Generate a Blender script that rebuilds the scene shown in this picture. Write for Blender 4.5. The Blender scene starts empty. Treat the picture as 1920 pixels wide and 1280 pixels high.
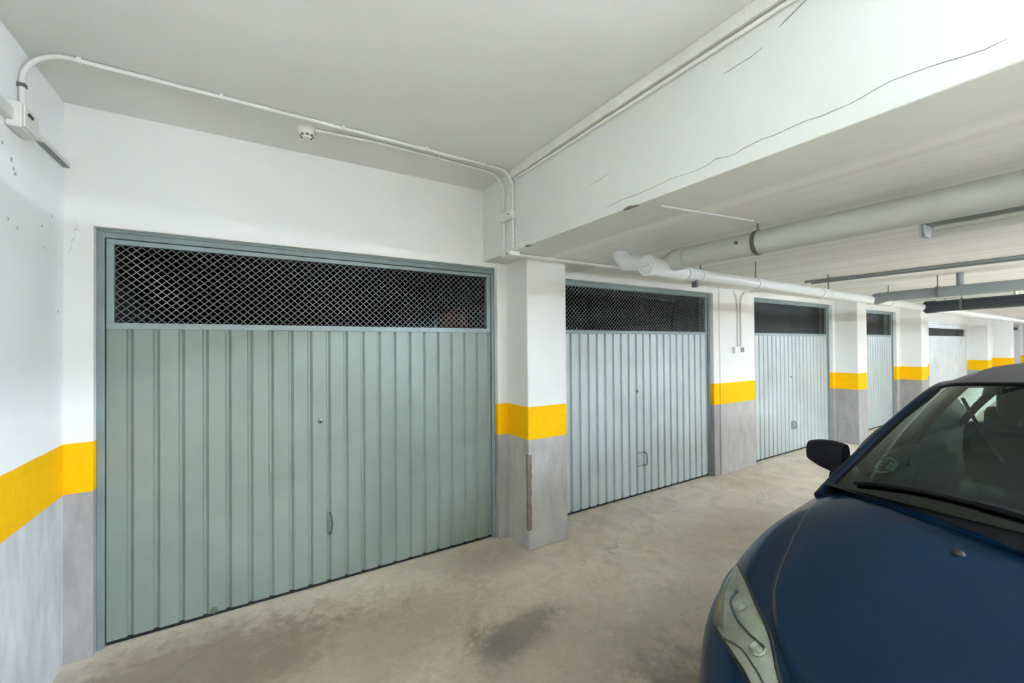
import bpy, bmesh, math, random
import numpy as np
from mathutils import Vector, Matrix
from mathutils.bvhtree import BVHTree

random.seed(7)
C = bpy.context.scene.collection
SC = bpy.context.scene

# ------------------------------------------------------------------ camera
F_PX, YAW, PITCH, ROLL = 783.71, 0.55454, 0.00968, -0.00853
cam_d = bpy.data.cameras.new('camera')
cam_d.sensor_width = 36.0
cam_d.lens = F_PX / 1920.0 * 36.0
cam_d.clip_start = 0.02
cam_d.clip_end = 200
cam = bpy.data.objects.new('camera', cam_d)
C.objects.link(cam)
fw = Vector((math.sin(YAW) * math.cos(PITCH), math.cos(YAW) * math.cos(PITCH), math.sin(PITCH)))
rt = Vector((math.cos(YAW), -math.sin(YAW), 0))
up = rt.cross(fw)
rr = rt * math.cos(ROLL) + up * math.sin(ROLL)
uu = -rt * math.sin(ROLL) + up * math.cos(ROLL)
mm = Matrix((rr, uu, -fw)).transposed().to_4x4()
mm.translation = Vector((0, 0, 1.7))
cam.matrix_world = mm
SC.camera = cam

# ------------------------------------------------------------------ world, exposure
w = bpy.data.worlds.new('world')
SC.world = w
w.use_nodes = True
w.node_tree.nodes['Background'].inputs[0].default_value = (0.9, 0.95, 1.0, 1)
w.node_tree.nodes['Background'].inputs[1].default_value = 0.3
SC.view_settings.view_transform = 'Standard'
SC.view_settings.look = 'None'
SC.view_settings.gamma = 1.0
SC.view_settings.use_curve_mapping = False
SC.view_settings.exposure = 3.82
TUBE = 55.0          # radiance of a lit fluorescent tube
# lit tubes: (x, y of the fixture centre, z of its underside, axis, strength factor)
LIGHTS_LOW = [(3.2, 0.13, 0.0), (3.2, -1.9, 1.5), (7.9, -0.6, .45), (5.4, -1.1, .48), (12.5, 0.3, .4), (17.0, 0.3, .5), (21.5, 0.3, .5), (8.45, 1.80, 0.0), (3.2, -4.4, 1.0), (9.5, -3.4, 1.0)]  # lit ones are unseen; most are added to brighten doors, floor and far end
FILL_HIGH = [(-0.3, -4.2, .15)]  # unseen fill lamp added behind the camera for the high bay
FILL_BEAM = [(-0.62, .55)]          # unseen fill lamp added on the beam face to brighten the left wall: y, strength

# ------------------------------------------------------------------ materials
def lin(c):
    return tuple(((v / 12.92) if v <= 0.04045 else ((v + 0.055) / 1.055) ** 2.4) for v in c)

def rgb(r, g, b):
    return lin((r / 255, g / 255, b / 255)) + (1,)

class NT:
    def __init__(s, name):
        s.m = bpy.data.materials.new(name)
        s.m.use_nodes = True
        s.t = s.m.node_tree
        s.b = s.t.nodes['Principled BSDF']
    def n(s, typ, **kw):
        x = s.t.nodes.new(typ)
        for k, v in kw.items():
            if k.startswith('i_'):
                key = k[2:]
                x.inputs[int(key) if key.isdigit() else key].default_value = v
            else:
                setattr(x, k, v)
        return x
    def l(s, a, b):
        s.t.links.new(a, b)
    def math(s, op, a, b=None, clamp=False):
        x = s.n('ShaderNodeMath', operation=op, use_clamp=clamp)
        for i, v in enumerate((a, b)):
            if v is None: continue
            if isinstance(v, (int, float)): x.inputs[i].default_value = v
            else: s.l(v, x.inputs[i])
        return x.outputs[0]
    def mix(s, fac, a, b, typ='MIX'):
        x = s.n('ShaderNodeMix', data_type='RGBA', blend_type=typ)
        for i, v in ((0, fac), (6, a), (7, b)):
            if isinstance(v, (int, float)): x.inputs[i].default_value = v
            elif isinstance(v, tuple): x.inputs[i].default_value = v
            else: s.l(v, x.inputs[i])
        return x.outputs[2]
    def noise(s, scale, detail=4, rough=0.55, vec=None, dist=0.0):
        x = s.n('ShaderNodeTexNoise')
        x.inputs['Scale'].default_value = scale
        x.inputs['Detail'].default_value = detail
        x.inputs['Roughness'].default_value = rough
        x.inputs['Distortion'].default_value = dist
        if vec is not None: s.l(vec, x.inputs['Vector'])
        return x.outputs['Fac']
    def ramp(s, fac, lo, hi):
        x = s.n('ShaderNodeMapRange')
        x.inputs[1].default_value = lo
        x.inputs[2].default_value = hi
        s.l(fac, x.inputs[0])
        return x.outputs[0]
    def pos(s):
        if not hasattr(s, '_p'):
            g = s.n('ShaderNodeNewGeometry')
            s._p = g.outputs['Position']
            x = s.n('ShaderNodeSeparateXYZ')
            s.l(s._p, x.inputs[0])
            s.xyz = x.outputs
        return s._p
    def scaled(s, sc):
        p = s.pos()
        x = s.n('ShaderNodeVectorMath', operation='MULTIPLY')
        s.l(p, x.inputs[0])
        x.inputs[1].default_value = sc
        return x.outputs[0]
    def bump(s, h, strength=0.3, dist=0.01):
        x = s.n('ShaderNodeBump')
        x.inputs['Strength'].default_value = strength
        x.inputs['Distance'].default_value = dist
        s.l(h, x.inputs['Height'])
        s.l(x.outputs[0], s.b.inputs['Normal'])
    def base(s, c, rough=0.5, metal=0.0, spec=None):
        if isinstance(c, tuple): s.b.inputs['Base Color'].default_value = c
        else: s.l(c, s.b.inputs['Base Color'])
        s.b.inputs['Roughness'].default_value = rough
        s.b.inputs['Metallic'].default_value = metal
        if spec is not None: s.b.inputs['Specular IOR Level'].default_value = spec
        return s

def simple(name, c, rough=0.5, metal=0.0, var=0.08, scale=6.0, bump=0.0, coat=0.0, spec=None):
    t = NT(name)
    f = t.noise(scale, 4, vec=t.pos())
    dark = tuple(v * (1 - var) for v in c[:3]) + (1,)
    lite = tuple(min(1, v * (1 + var)) for v in c[:3]) + (1,)
    t.base(t.mix(t.ramp(f, 0.3, 0.7), dark, lite), rough, metal, spec)
    if bump: t.bump(t.noise(scale * 12, 3, vec=t.pos()), bump, 0.004)
    if coat:
        t.b.inputs['Coat Weight'].default_value = coat
        t.b.inputs['Coat Roughness'].default_value = 0.04
    return t.m

def wall_paint(name, white, grey, yb=0.914, yt=1.187, bands=True, bump=0.25):
    t = NT(name)
    p = t.pos()
    big = t.noise(0.9, 3, vec=p)
    fine = t.noise(22, 5, 0.65, vec=p)
    w0 = tuple(v * 0.95 for v in white[:3]) + (1,)
    col = t.mix(t.ramp(big, 0.35, 0.65), w0, white)
    if bands:
        z = t.math('ADD', t.xyz[2], t.math('MULTIPLY', t.math('SUBTRACT', t.noise(14, 3, vec=p), 0.5), 0.008))
        scuff = t.noise(9, 6, 0.7, vec=t.scaled((1, 1, 0.35)))
        g = t.mix(t.ramp(scuff, 0.35, 0.75), tuple(v * 0.82 for v in grey[:3]) + (1,), tuple(min(1, v * 1.15) for v in grey[:3]) + (1,))
        y = t.mix(t.ramp(fine, 0.3, 0.7), rgb(248, 186, 0), rgb(254, 200, 0))
        isg = t.math('LESS_THAN', z, yb)
        isy = t.math('LESS_THAN', z, yt)
        col = t.mix(isy, col, y)
        col = t.mix(isg, col, g)
    t.base(col, 0.8, 0.0, 0.2)
    h = t.math('ADD', t.math('MULTIPLY', fine, 0.5), t.noise(3.0, 3, vec=p))
    t.bump(h, bump, 0.006)
    return t.m

WHITE = rgb(236, 237, 233)
M = {}
M['wall'] = wall_paint('painted_wall', WHITE, rgb(168, 166, 163))
M['left_wall'] = wall_paint('painted_left_wall', rgb(250, 251, 250), rgb(208, 210, 210), bump=0.35)
M['pillar'] = wall_paint('painted_pillar', WHITE, rgb(188, 186, 182))
M['ceiling'] = wall_paint('ceiling_paint', rgb(226, 227, 222), WHITE, bands=False, bump=0.15)
M['beam'] = wall_paint('beam_paint', rgb(224, 227, 221), WHITE, bands=False, bump=0.3)

t = NT('formwork_ceiling')
p = t.pos()
st = t.noise(7.0, 3, vec=t.scaled((1.0, 0.03, 1.0)))
fine = t.noise(25, 4, vec=p)
col = t.mix(t.ramp(st, 0.35, 0.65), rgb(222, 221, 215), rgb(238, 238, 234))
t.base(col, 0.65)
t.bump(t.math('ADD', st, t.math('MULTIPLY', fine, 0.15)), 0.55, 0.02)
M['low_ceiling'] = t.m

# floor: polished worn concrete
t = NT('concrete_floor')
p = t.pos()
n1 = t.noise(0.8, 5, 0.6, vec=p, dist=0.6)
n2 = t.noise(3.5, 6, 0.7, vec=p, dist=0.8)
n3 = t.noise(14, 6, 0.7, vec=p, dist=0.4)
col = t.mix(t.ramp(n1, 0.32, 0.68), rgb(212, 196, 170), rgb(234, 223, 203))
col = t.mix(t.math('MULTIPLY', t.ramp(n2, 0.42, 0.72), 0.5), col, rgb(148, 142, 130))
col = t.mix(t.math('MULTIPLY', t.ramp(n3, 0.5, 0.8), 0.35), col, rgb(214, 208, 194))
n4 = t.noise(46, 5, 0.75, vec=t.scaled((1.0, .55, 1.0)), dist=1.2)
col = t.mix(t.math('MULTIPLY', t.ramp(n4, 0.52, 0.72), 0.30), col, rgb(150, 142, 128))
col = t.mix(t.math('MULTIPLY', t.ramp(n4, 0.45, 0.30), 0.25), col, rgb(232, 226, 214))
def blot(cx, cy, rx, ry, rot, soft=0.55, wob=1.0):
    mp = t.n('ShaderNodeMapping', vector_type='TEXTURE')
    mp.inputs['Location'].default_value = (cx, cy, 0)
    mp.inputs['Rotation'].default_value = (0, 0, rot)
    mp.inputs['Scale'].default_value = (rx, ry, 1)
    t.l(p, mp.inputs['Vector'])
    ln = t.n('ShaderNodeVectorMath', operation='LENGTH')
    t.l(mp.outputs[0], ln.inputs[0])
    d = t.math('ADD', ln.outputs['Value'], t.math('MULTIPLY', t.math('SUBTRACT', n2, 0.5), 2.0 * wob))
    d = t.math('ADD', d, t.math('MULTIPLY', t.math('SUBTRACT', n3, 0.5), 1.1 * wob))
    mr = t.n('ShaderNodeMapRange', interpolation_type='SMOOTHSTEP')
    mr.inputs[1].default_value = 1.0 + soft
    mr.inputs[2].default_value = 1.0 - soft
    t.l(d, mr.inputs[0])
    return mr.outputs[0]
for (cx, cy, rx, ry, rot, k, c) in [
        (1.35, 2.12, 0.30, 0.13, 0.15, 0.62, rgb(98, 96, 92)), (1.14, 2.06, 0.16, 0.12, 0.9, 0.45, rgb(104, 101, 95)),
        (1.35, 1.75, 0.75, 0.42, 0.2, 0.42, rgb(118, 114, 106)), (2.1, 1.55, 0.6, 0.35, 0.3, 0.35, rgb(122, 117, 108)),
        (1.75, 1.25, 0.35, 0.25, 0.3, 0.6, rgb(84, 76, 68)), (0.25, 2.5, 1.0, 0.38, 0.05, 0.55, rgb(134, 120, 98)),
        (-0.3, 2.75, 0.75, 0.4, 0.1, 0.7, rgb(112, 99, 82)), (3.6, 2.1, 0.9, 0.3, 0.3, 0.22, rgb(142, 134, 122)),  # both brown blots at the first door mix grime with painted shade
        (5.0, 2.0, 1.2, 0.25, 0.1, 0.22, rgb(140, 134, 124)), (1.6, 2.95, 0.35, 0.2, 0.1, 0.4, rgb(132, 114, 98))]:
    col = t.mix(t.math('MULTIPLY', blot(cx, cy, rx, ry, rot), k), col, c)
# fine wandering cracks
vo = t.n('ShaderNodeTexVoronoi', feature='DISTANCE_TO_EDGE')
vo.inputs['Scale'].default_value = 0.55
wp = t.n('ShaderNodeVectorMath', operation='ADD')
nc = t.n('ShaderNodeTexNoise'); nc.inputs['Scale'].default_value = 1.6; nc.inputs['Detail'].default_value = 6
t.l(p, nc.inputs['Vector']); t.l(p, wp.inputs[0]); t.l(nc.outputs['Color'], wp.inputs[1]); t.l(wp.outputs[0], vo.inputs['Vector'])
crk = t.math('MULTIPLY', t.math('LESS_THAN', vo.outputs['Distance'], 0.0035), t.math('MULTIPLY', t.ramp(n1, 0.45, 0.6), 0.35))
col = t.mix(crk, col, rgb(90, 84, 76))
t.base(col, 0.5)
t.b.inputs['Specular IOR Level'].default_value = 0.35
t.l(t.ramp(n2, -0.4, 1.6), t.b.inputs['Roughness'])
t.bump(t.math('ADD', n3, n2), 0.12, 0.006)
M['floor'] = t.m

def door_metal(name, base, frost=0.0):
    t = NT(name)
    f = t.noise(1.6, 4, 0.6, vec=t.pos(), dist=0.4)
    f2 = t.noise(30, 3, vec=t.scaled((1, 1, 0.1)))
    col = t.mix(t.ramp(f, 0.3, 0.7), tuple(v * 0.88 for v in base[:3]) + (1,), tuple(min(1, v * 1.08) for v in base[:3]) + (1,))
    col = t.mix(t.math('MULTIPLY', f2, 0.12), col, rgb(150, 160, 155))
    t.base(col, 0.42, 0.15)
    return t.m
M['door'] = door_metal('door_panel_paint', rgb(134, 148, 140))
M['door2'] = door_metal('pale_door_panel_paint', rgb(192, 204, 202))
M['door_white'] = door_metal('white_door_panel_paint', rgb(222, 226, 224))
M['door_frame'] = simple('door_frame_paint', rgb(128, 144, 142), 0.45, 0.1, 0.12, 5)
M['door_leaf_frame'] = simple('leaf_frame_paint', rgb(140, 158, 156), 0.42, 0.1, 0.08, 5)
M['mesh'] = simple('grille_metal', rgb(104, 111, 109), 0.45, 0.5, 0.1, 9)
M['lock'] = simple('lock_metal', rgb(120, 124, 122), 0.3, 0.9)
M['handle'] = simple('handle_steel', rgb(150, 158, 154), 0.35, 0.6)
M['black'] = simple('black_plastic', rgb(20, 22, 26), 0.5, 0, 0.15)
M['dark_gap'] = simple('dark_gap', rgb(22, 26, 26), 0.8)
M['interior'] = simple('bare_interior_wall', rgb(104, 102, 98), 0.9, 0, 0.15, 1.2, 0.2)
M['interior_shade'] = simple('shaded_back_wall', rgb(46, 46, 46), 0.9, 0, 0.15, 1.2, 0.2)  # darker copy of the wall colour carries the shade inside the garages
M['interior_lit'] = simple('lit_look_wall', rgb(240, 232, 208), 0.9, 0, 0.1, 1.2, 0.2)  # pale colour makes the wall behind the fourth door look lit
M['plastic_white'] = simple('white_conduit_paint', rgb(226, 226, 220), 0.5, 0, 0.05, 8)
M['pipe'] = simple('grey_pipe_paint', rgb(190, 193, 188), 0.42, 0, 0.05, 5)
M['pipe_white'] = simple('white_pipe_plastic', rgb(226, 230, 228), 0.32, 0, 0.04, 5)
M['pipe_grey'] = simple('mid_grey_pipe_plastic', rgb(128, 134, 134), 0.45, 0, 0.06, 5)
M['pipe_dark'] = simple('dark_pipe_plastic', rgb(48, 56, 64), 0.45, 0, 0.1, 5)
M['bracket'] = simple('bracket_steel', rgb(110, 112, 108), 0.5, 0.5)
M['tube_off'] = simple('unlit_tube', rgb(232, 232, 226), 0.4)
M['lamp_body'] = simple('lamp_housing', rgb(84, 96, 96), 0.45, 0.1)
M['crack'] = simple('crack_dark', rgb(138, 138, 130), 0.9)
M['mortar'] = simple('exposed_mortar', rgb(128, 118, 108), 0.95, 0, 0.25, 30, 0.6)
M['peel'] = simple('peeled_spot', rgb(178, 184, 182), 0.9, 0, 0.2, 30, 0.3)
M['terracotta'] = simple('terracotta', rgb(150, 74, 50), 0.8, 0, 0.15, 8, 0.2)
M['grey_box'] = simple('grey_switch_plastic', rgb(140, 140, 138), 0.5)
def tube_mat(k):
    if k <= 0: return M['tube_off']
    key = 'tube%.2f' % k
    if key not in M:
        t = NT('lit_tube'); t.b.inputs['Base Color'].default_value = (0, 0, 0, 1)
        t.b.inputs['Emission Color'].default_value = (0.87, 0.95, 1.14, 1); t.b.inputs['Emission Strength'].default_value = TUBE * k
        M[key] = t.m
    return M[key]
t = NT('clear_diffuser')
mixs = t.n('ShaderNodeMixShader'); tr = t.n('ShaderNodeBsdfTransparent'); tr.inputs[0].default_value = (0.93, 0.95, 0.94, 1)
gl = t.n('ShaderNodeBsdfGlossy'); gl.inputs['Roughness'].default_value = 0.25
mixs.inputs[0].default_value = 0.14
t.l(tr.outputs[0], mixs.inputs[1]); t.l(gl.outputs[0], mixs.inputs[2]); t.l(mixs.outputs[0], t.t.nodes['Material Output'].inputs[0])
M['diffuser'] = t.m

# car
t = NT('blue_car_paint')
fl = t.noise(900, 1, vec=t.pos())
t.base(t.mix(t.ramp(fl, 0.3, 0.8), rgb(0, 28, 50), rgb(0, 38, 68)), 0.38, 0.25)
t.b.inputs['Coat Weight'].default_value = 0.4
t.b.inputs['Specular IOR Level'].default_value = 0.2
t.b.inputs['Coat Roughness'].default_value = 0.03
M['paint'] = t.m
M['roof_black'] = simple('dark_roof_paint', rgb(22, 27, 38), 0.5, 0.0, 0.05, 5, 0, 0.0)
M['trim_black'] = simple('black_trim_plastic', rgb(11, 12, 16), 0.45, 0, 0.1, 10, 0, 0, 0.25)
M['mirror_black'] = simple('textured_mirror_plastic', rgb(17, 19, 27), 0.6, 0, 0.1, 10, 0.1, 0, 0.25)
M['rubber'] = simple('tyre_rubber', rgb(26, 26, 26), 0.85)
M['alloy'] = simple('wheel_alloy', rgb(160, 164, 168), 0.3, 0.8)
M['seat'] = simple('dark_seat_fabric', rgb(44, 52, 56), 0.85)
M['dash'] = simple('dashboard_plastic', rgb(34, 42, 44), 0.6)
M['belt'] = simple('pale_belt_webbing', rgb(96, 106, 104), 0.7)
M['plate'] = simple('white_plate', rgb(225, 226, 222), 0.4)
M['chrome'] = simple('chrome', rgb(205, 208, 206), 0.12, 1.0, 0.02)
M['sticker'] = simple('sticker_green_white', rgb(150, 180, 162), 0.6)
M['reflector'] = simple('lamp_reflector', rgb(214, 214, 198), 0.3, 0.55, 0.12, 26, 0.5)
M['amber'] = simple('tinted_lamp_section', rgb(170, 160, 132), 0.3, 0.5, 0.2, 40, 0.4)
def glass(name, tint, ior=1.5, fac=1.0):
    t = NT(name)
    mixs = t.n('ShaderNodeMixShader'); tr = t.n('ShaderNodeBsdfTransparent'); tr.inputs[0].default_value = tint
    gl = t.n('ShaderNodeBsdfGlossy'); gl.inputs['Roughness'].default_value = 0.015; gl.inputs[0].default_value = (0.9, 1.0, 0.96, 1)
    fr = t.n('ShaderNodeFresnel'); fr.inputs[0].default_value = ior
    t.l(t.math('MULTIPLY', fr.outputs[0], fac, True), mixs.inputs[0])
    t.l(tr.outputs[0], mixs.inputs[1]); t.l(gl.outputs[0], mixs.inputs[2]); t.l(mixs.outputs[0], t.t.nodes['Material Output'].inputs[0])
    return t.m
M['glass'] = glass('windscreen_glass', (0.45, 0.56, 0.52, 1), 1.5, 1.6)
M['lens'] = glass('headlamp_lens', (0.93, 0.95, 0.92, 1), 1.45, 1.2)

# ------------------------------------------------------------------ mesh helpers
class MB:
    def __init__(s):
        s.v, s.f = [], []
    def box(s, x0, x1, y0, y1, z0, z1):
        i = len(s.v)
        s.v += [(x, y, z) for z in (z0, z1) for y in (y0, y1) for x in (x0, x1)]
        s.f += [tuple(i + k for k in q) for q in ((0, 2, 3, 1), (4, 5, 7, 6), (0, 1, 5, 4), (2, 6, 7, 3), (0, 4, 6, 2), (1, 3, 7, 5))]
        return s
    def prism(s, pts, lo, hi, axis='z'):
        """pts: 2D outline; extruded along axis. axis z: (x,y); y: (x,z); x: (y,z)"""
        def P(a, b, c):
            return {'z': (a, b, c), 'y': (a, c, b), 'x': (c, a, b)}[axis]
        i = len(s.v); n = len(pts)
        s.v += [P(a, b, lo) for a, b in pts] + [P(a, b, hi) for a, b in pts]
        s.f.append(tuple(i + k for k in range(n))[::-1]); s.f.append(tuple(i + n + k for k in range(n)))
        s.f += [(i + k, i + (k + 1) % n, i + n + (k + 1) % n, i + n + k) for k in range(n)]
        return s
    def tube(s, path, r, n=10, cap=True, closed=False):
        path = [Vector(q) for q in path]
        rs = r if isinstance(r, (list, tuple)) else [r] * len(path)
        m = len(path); base = len(s.v)
        up = None
        for k in range(m):
            if closed: d = (path[(k + 1) % m] - path[k - 1])
            else: d = (path[min(k + 1, m - 1)] - path[max(k - 1, 0)])
            d.normalize()
            if up is None:
                up = Vector((0, 0, 1)) if abs(d.z) < 0.9 else Vector((1, 0, 0))
            a = d.cross(up); 
            if a.length < 1e-5: a = d.cross(Vector((0.3, 1, 0.2)))
            a.normalize(); b = a.cross(d).normalized(); up = b
            for j in range(n):
                an = 2 * math.pi * j / n
                s.v.append(tuple(path[k] + (a * math.cos(an) + b * math.sin(an)) * rs[k]))
        for k in range(m if closed else m - 1):
            for j in range(n):
                k2 = (k + 1) % m
                s.f.append((base + k * n + j, base + k * n + (j + 1) % n, base + k2 * n + (j + 1) % n, base + k2 * n + j))
        if cap and not closed:
            s.f.append(tuple(base + j for j in range(n))[::-1]); s.f.append(tuple(base + (m - 1) * n + j for j in range(n)))
        return s
    def grid(s, P, closed_u=False):
        """P: array [nu][nv] of points"""
        i = len(s.v); nu, nv = len(P), len(P[0])
        for row in P:
            for q in row: s.v.append(tuple(float(c) for c in q))
        for a in range(nu if closed_u else nu - 1):
            for b in range(nv - 1):
                a2 = (a + 1) % nu
                s.f.append((i + a * nv + b, i + a2 * nv + b, i + a2 * nv + b + 1, i + a * nv + b + 1))
        return s
    def lathe(s, prof, c=(0, 0, 0), axis='z', n=20):
        """prof: (radius, height) pairs"""
        base = len(s.v); m = len(prof)
        for r, h in prof:
            for j in range(n):
                an = 2 * math.pi * j / n
                a, b = r * math.cos(an), r * math.sin(an)
                q = {'z': (a, b, h), 'x': (h, a, b), 'y': (b, h, a)}[axis]
                s.v.append((q[0] + c[0], q[1] + c[1], q[2] + c[2]))
        for k in range(m - 1):
            for j in range(n):
                s.f.append((base + k * n + j, base + k * n + (j + 1) % n, base + (k + 1) * n + (j + 1) % n, base + (k + 1) * n + j))
        s.f.append(tuple(base + j for j in range(n))[::-1]); s.f.append(tuple(base + (m - 1) * n + j for j in range(n)))
        return s
    def mesh(s, name, m, smooth=False, bevel=0.0):
        me = bpy.data.meshes.new(name)
        me.from_pydata(s.v, [], s.f)
        bm = bmesh.new(); bm.from_mesh(me)
        bmesh.ops.recalc_face_normals(bm, faces=bm.faces)
        if bevel:
            bmesh.ops.bevel(bm, geom=[e for e in bm.edges if e.is_manifold and e.calc_face_angle(0) > 0.6], offset=bevel, segments=2, affect='EDGES', profile=0.5)
        bm.to_mesh(me); bm.free()
        if smooth:
            for q in me.polygons: q.use_smooth = True
            try: me.set_sharp_from_angle(angle=math.radians(smooth if smooth is not True else 40))
            except Exception: pass
        me.materials.append(m)
        return me
    def build(s, name, m, parent=None, smooth=False, bevel=0.0, loc=None, label=None):
        o = bpy.data.objects.new(name, s.mesh(name, m, smooth, bevel))
        C.objects.link(o)
        if parent is not None: o.parent = parent
        if loc: o.location = loc
        if label: o['label'] = label
        return o

def link(name, me, parent=None, loc=(0, 0, 0), rot=(0, 0, 0)):
    o = bpy.data.objects.new(name, me)
    C.objects.link(o); o.parent = parent; o.location = loc; o.rotation_euler = rot
    return o

def empty(name, loc=(0, 0, 0), rz=0):
    o = bpy.data.objects.new(name, None)
    C.objects.link(o); o.location = loc; o.rotation_euler = (0, 0, rz); o.empty_display_size = 0.1
    return o

def tag(o, label, cat, group=None):
    o['label'] = label; o['category'] = cat
    if group: o['group'] = group
    return o

def struct(o, label=None, cat=None):
    o['kind'] = 'structure'
    if label: o['label'] = label
    if cat: o['category'] = cat
    return o

def copy_tree(o, parent=None):
    c = o.copy(); C.objects.link(c); c.parent = parent
    for ch in o.children: copy_tree(ch, c)
    return c

# ------------------------------------------------------------------ the room
XL, YF, YD, ZC, ZB, XB = -0.874, 3.205, 3.274, 3.044, 2.427, 1.70
XEND, YBACK = 27.0, -6.0
struct(MB().box(XL - 0.2, XEND + .2, YBACK - .2, 9.0, -0.2, 0).build('floor', M['floor']), 'worn beige concrete garage floor with dark oily stains')
# upper ceiling of the near bay, lower ceiling of the passage
struct(MB().box(XL - 0.2, XB + 0.35, YBACK - .2, 3.4, ZC, ZC + 0.2).build('ceiling', M['ceiling']), 'smooth greyish white ceiling of the higher bay')
struct(MB().box(XB + 0.34, XEND + .2, YBACK - .2, 3.4, ZB, ZB + 0.3).build('ceiling_low', M['low_ceiling']), 'lower white passage ceiling with board marks in rows')
bm_ = MB().prism([(XB, ZB), (XB + .345, ZB), (XB + .345, ZC + .1), (XB, ZC + .1)], YBACK - .2, 3.4, 'y')
beam = struct(bm_.build('beam', M['beam'], bevel=0.006), 'deep white painted beam with long hairline cracks')
struct(MB().box(XL - 0.25, XL, YBACK - .2, YF + .3, 0, ZC + .1).build('wall_left', M['left_wall']), 'bright white side wall with a yellow band over light grey')
WL = bpy.data.objects['wall_left']
struct(MB().box(XL - 0.2, XEND + .2, YBACK - .25, YBACK, 0, ZC + .1).build('wall_back', M['wall']), 'white wall across the passage from the garage doors')
struct(MB().box(XEND, XEND + .25, YBACK - .2, 3.4, 0, ZC + .1).build('wall_end', M['wall']), 'white end wall of the passage')

# doors: x0, x1 (frame outer), top
DOORS = [(-0.756, 1.835, 2.388), (2.46, 5.031, 2.352), (5.985, 8.466, 2.352), (8.93, 11.46, 2.33), (13.55, 17.03, 2.20), (20.55, 24.2, 2.30)]
WT = 0.20
# wall carrying the doors: piers and headers in one body, openings left out
wb = MB()
xs = XL
for (a, b, zt) in DOORS:
    wb.box(xs, a, YF, YF + WT, 0, ZC + .1 if b < XB + .3 else ZB + .05)
    wb.box(a, b, YF, YF + WT, zt, ZC + .1 if a < XB else ZB + .05)
    xs = b
wb.box(xs, XEND, YF, YF + WT, 0, ZB + .05)
WR = struct(wb.build('wall_doors', M['wall']), 'white wall with the row of garage doors and a yellow band')

def pillar(x0, x1, y0, label):
    o = MB().box(x0, x1, y0, YF + .02, 0, ZB + .01).build('pillar', M['pillar'], bevel=0.008)
    struct(o, label)
    return o
P1 = pillar(1.937, 2.348, 2.883, 'square white pillar between the first and second garage doors with a chipped corner')
P2 = pillar(8.555, 8.93, 2.883, 'white pillar to the right of the third garage door, grey darkened for its shaded side'); P2.data.materials[0] = M['wall']  # darker wall grey on the far pillars stands in for their shade
P3 = pillar(11.72, 12.10, 2.883, 'white pillar just before the white garage door with the narrow vent slot'); P3.data.materials[0] = M['wall']
P4 = pillar(17.05, 17.42, 2.86, 'far white pillar after the white garage door'); P4.data.materials[0] = M['wall']
P5 = pillar(19.9, 20.3, 2.86, 'farthest visible pillar at the end of the passage'); P5.data.materials[0] = M['wall']
# broad pilaster zone between doors 2 and 3 stands a little proud of the wall
P6 = MB().box(5.154, 5.985, YF - .012, YF + .02, 0, ZB + .01).build('pillar', M['pillar'], bevel=0.004)
struct(P6, 'broad flat white pilaster between the second and third garage doors')

# chipped corner of the first pillar, scuffed bottom
random.seed(3)
pts = []
for k in range(15):
    z = .17 + .62 * k / 14
    pts.append((1.937 + random.uniform(.022, .034), z))
front = [(1.925, .17)] + [(a, b) for a, b in pts] + [(1.925, .79)]
ch = MB().prism(front, 2.8795, 2.90, 'y')
ptsy = [(2.883 + random.uniform(.02, .034), .17 + .62 * k / 14) for k in range(15)]
ch.prism([(2.881, .17)] + ptsy + [(2.881, .79)], 1.9335, 1.95, 'x')
ch.build('mortar_chip', M['mortar'], P1, label='rough brown patch of exposed mortar on the pillar corner')

# garages behind the doors
DIV = [XL - .1, 2.15, 5.5, 8.70, 11.62, 17.1, 24.6]
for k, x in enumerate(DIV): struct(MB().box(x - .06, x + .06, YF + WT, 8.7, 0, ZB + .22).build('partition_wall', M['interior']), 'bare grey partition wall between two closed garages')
struct(MB().box(XL - .2, XEND, 8.7, 8.9, 0, ZB + .4).build('wall_inside_back', M['interior_shade']), 'bare back wall of the closed garages, colour darkened for the shade inside')
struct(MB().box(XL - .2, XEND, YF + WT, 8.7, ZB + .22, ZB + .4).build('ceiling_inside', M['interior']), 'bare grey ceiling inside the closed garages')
struct(MB().box(8.77, 11.2, 3.75, 3.85, 1.0, ZB + .2).build('trim_1', M['interior_lit']), 'wall piece inside the fourth garage, coloured pale to look lit')

# ------------------------------------------------------------------ garage doors
PITCH_W = 0.1205
def strip_mesh(wd, zt, mat, first=False):
    """one vertical sheet strip: flat face, sloped groove at its right edge, folded lip"""
    g = 0.034
    pr = [(0, 0), (wd - g, 0), (wd - g + .006, .0145), (wd - .016, .0145), (wd, .0), (wd, .019), (0, .019)]
    if not first: pr = [(0, 0), (wd - g, 0), (wd - g + .006, .020), (wd - .007, .020), (wd, .0), (wd, .023), (0, .023)]
    return MB().prism([(a, b) for a, b in pr], 0.022, zt, 'z').mesh('panel', mat)

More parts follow.
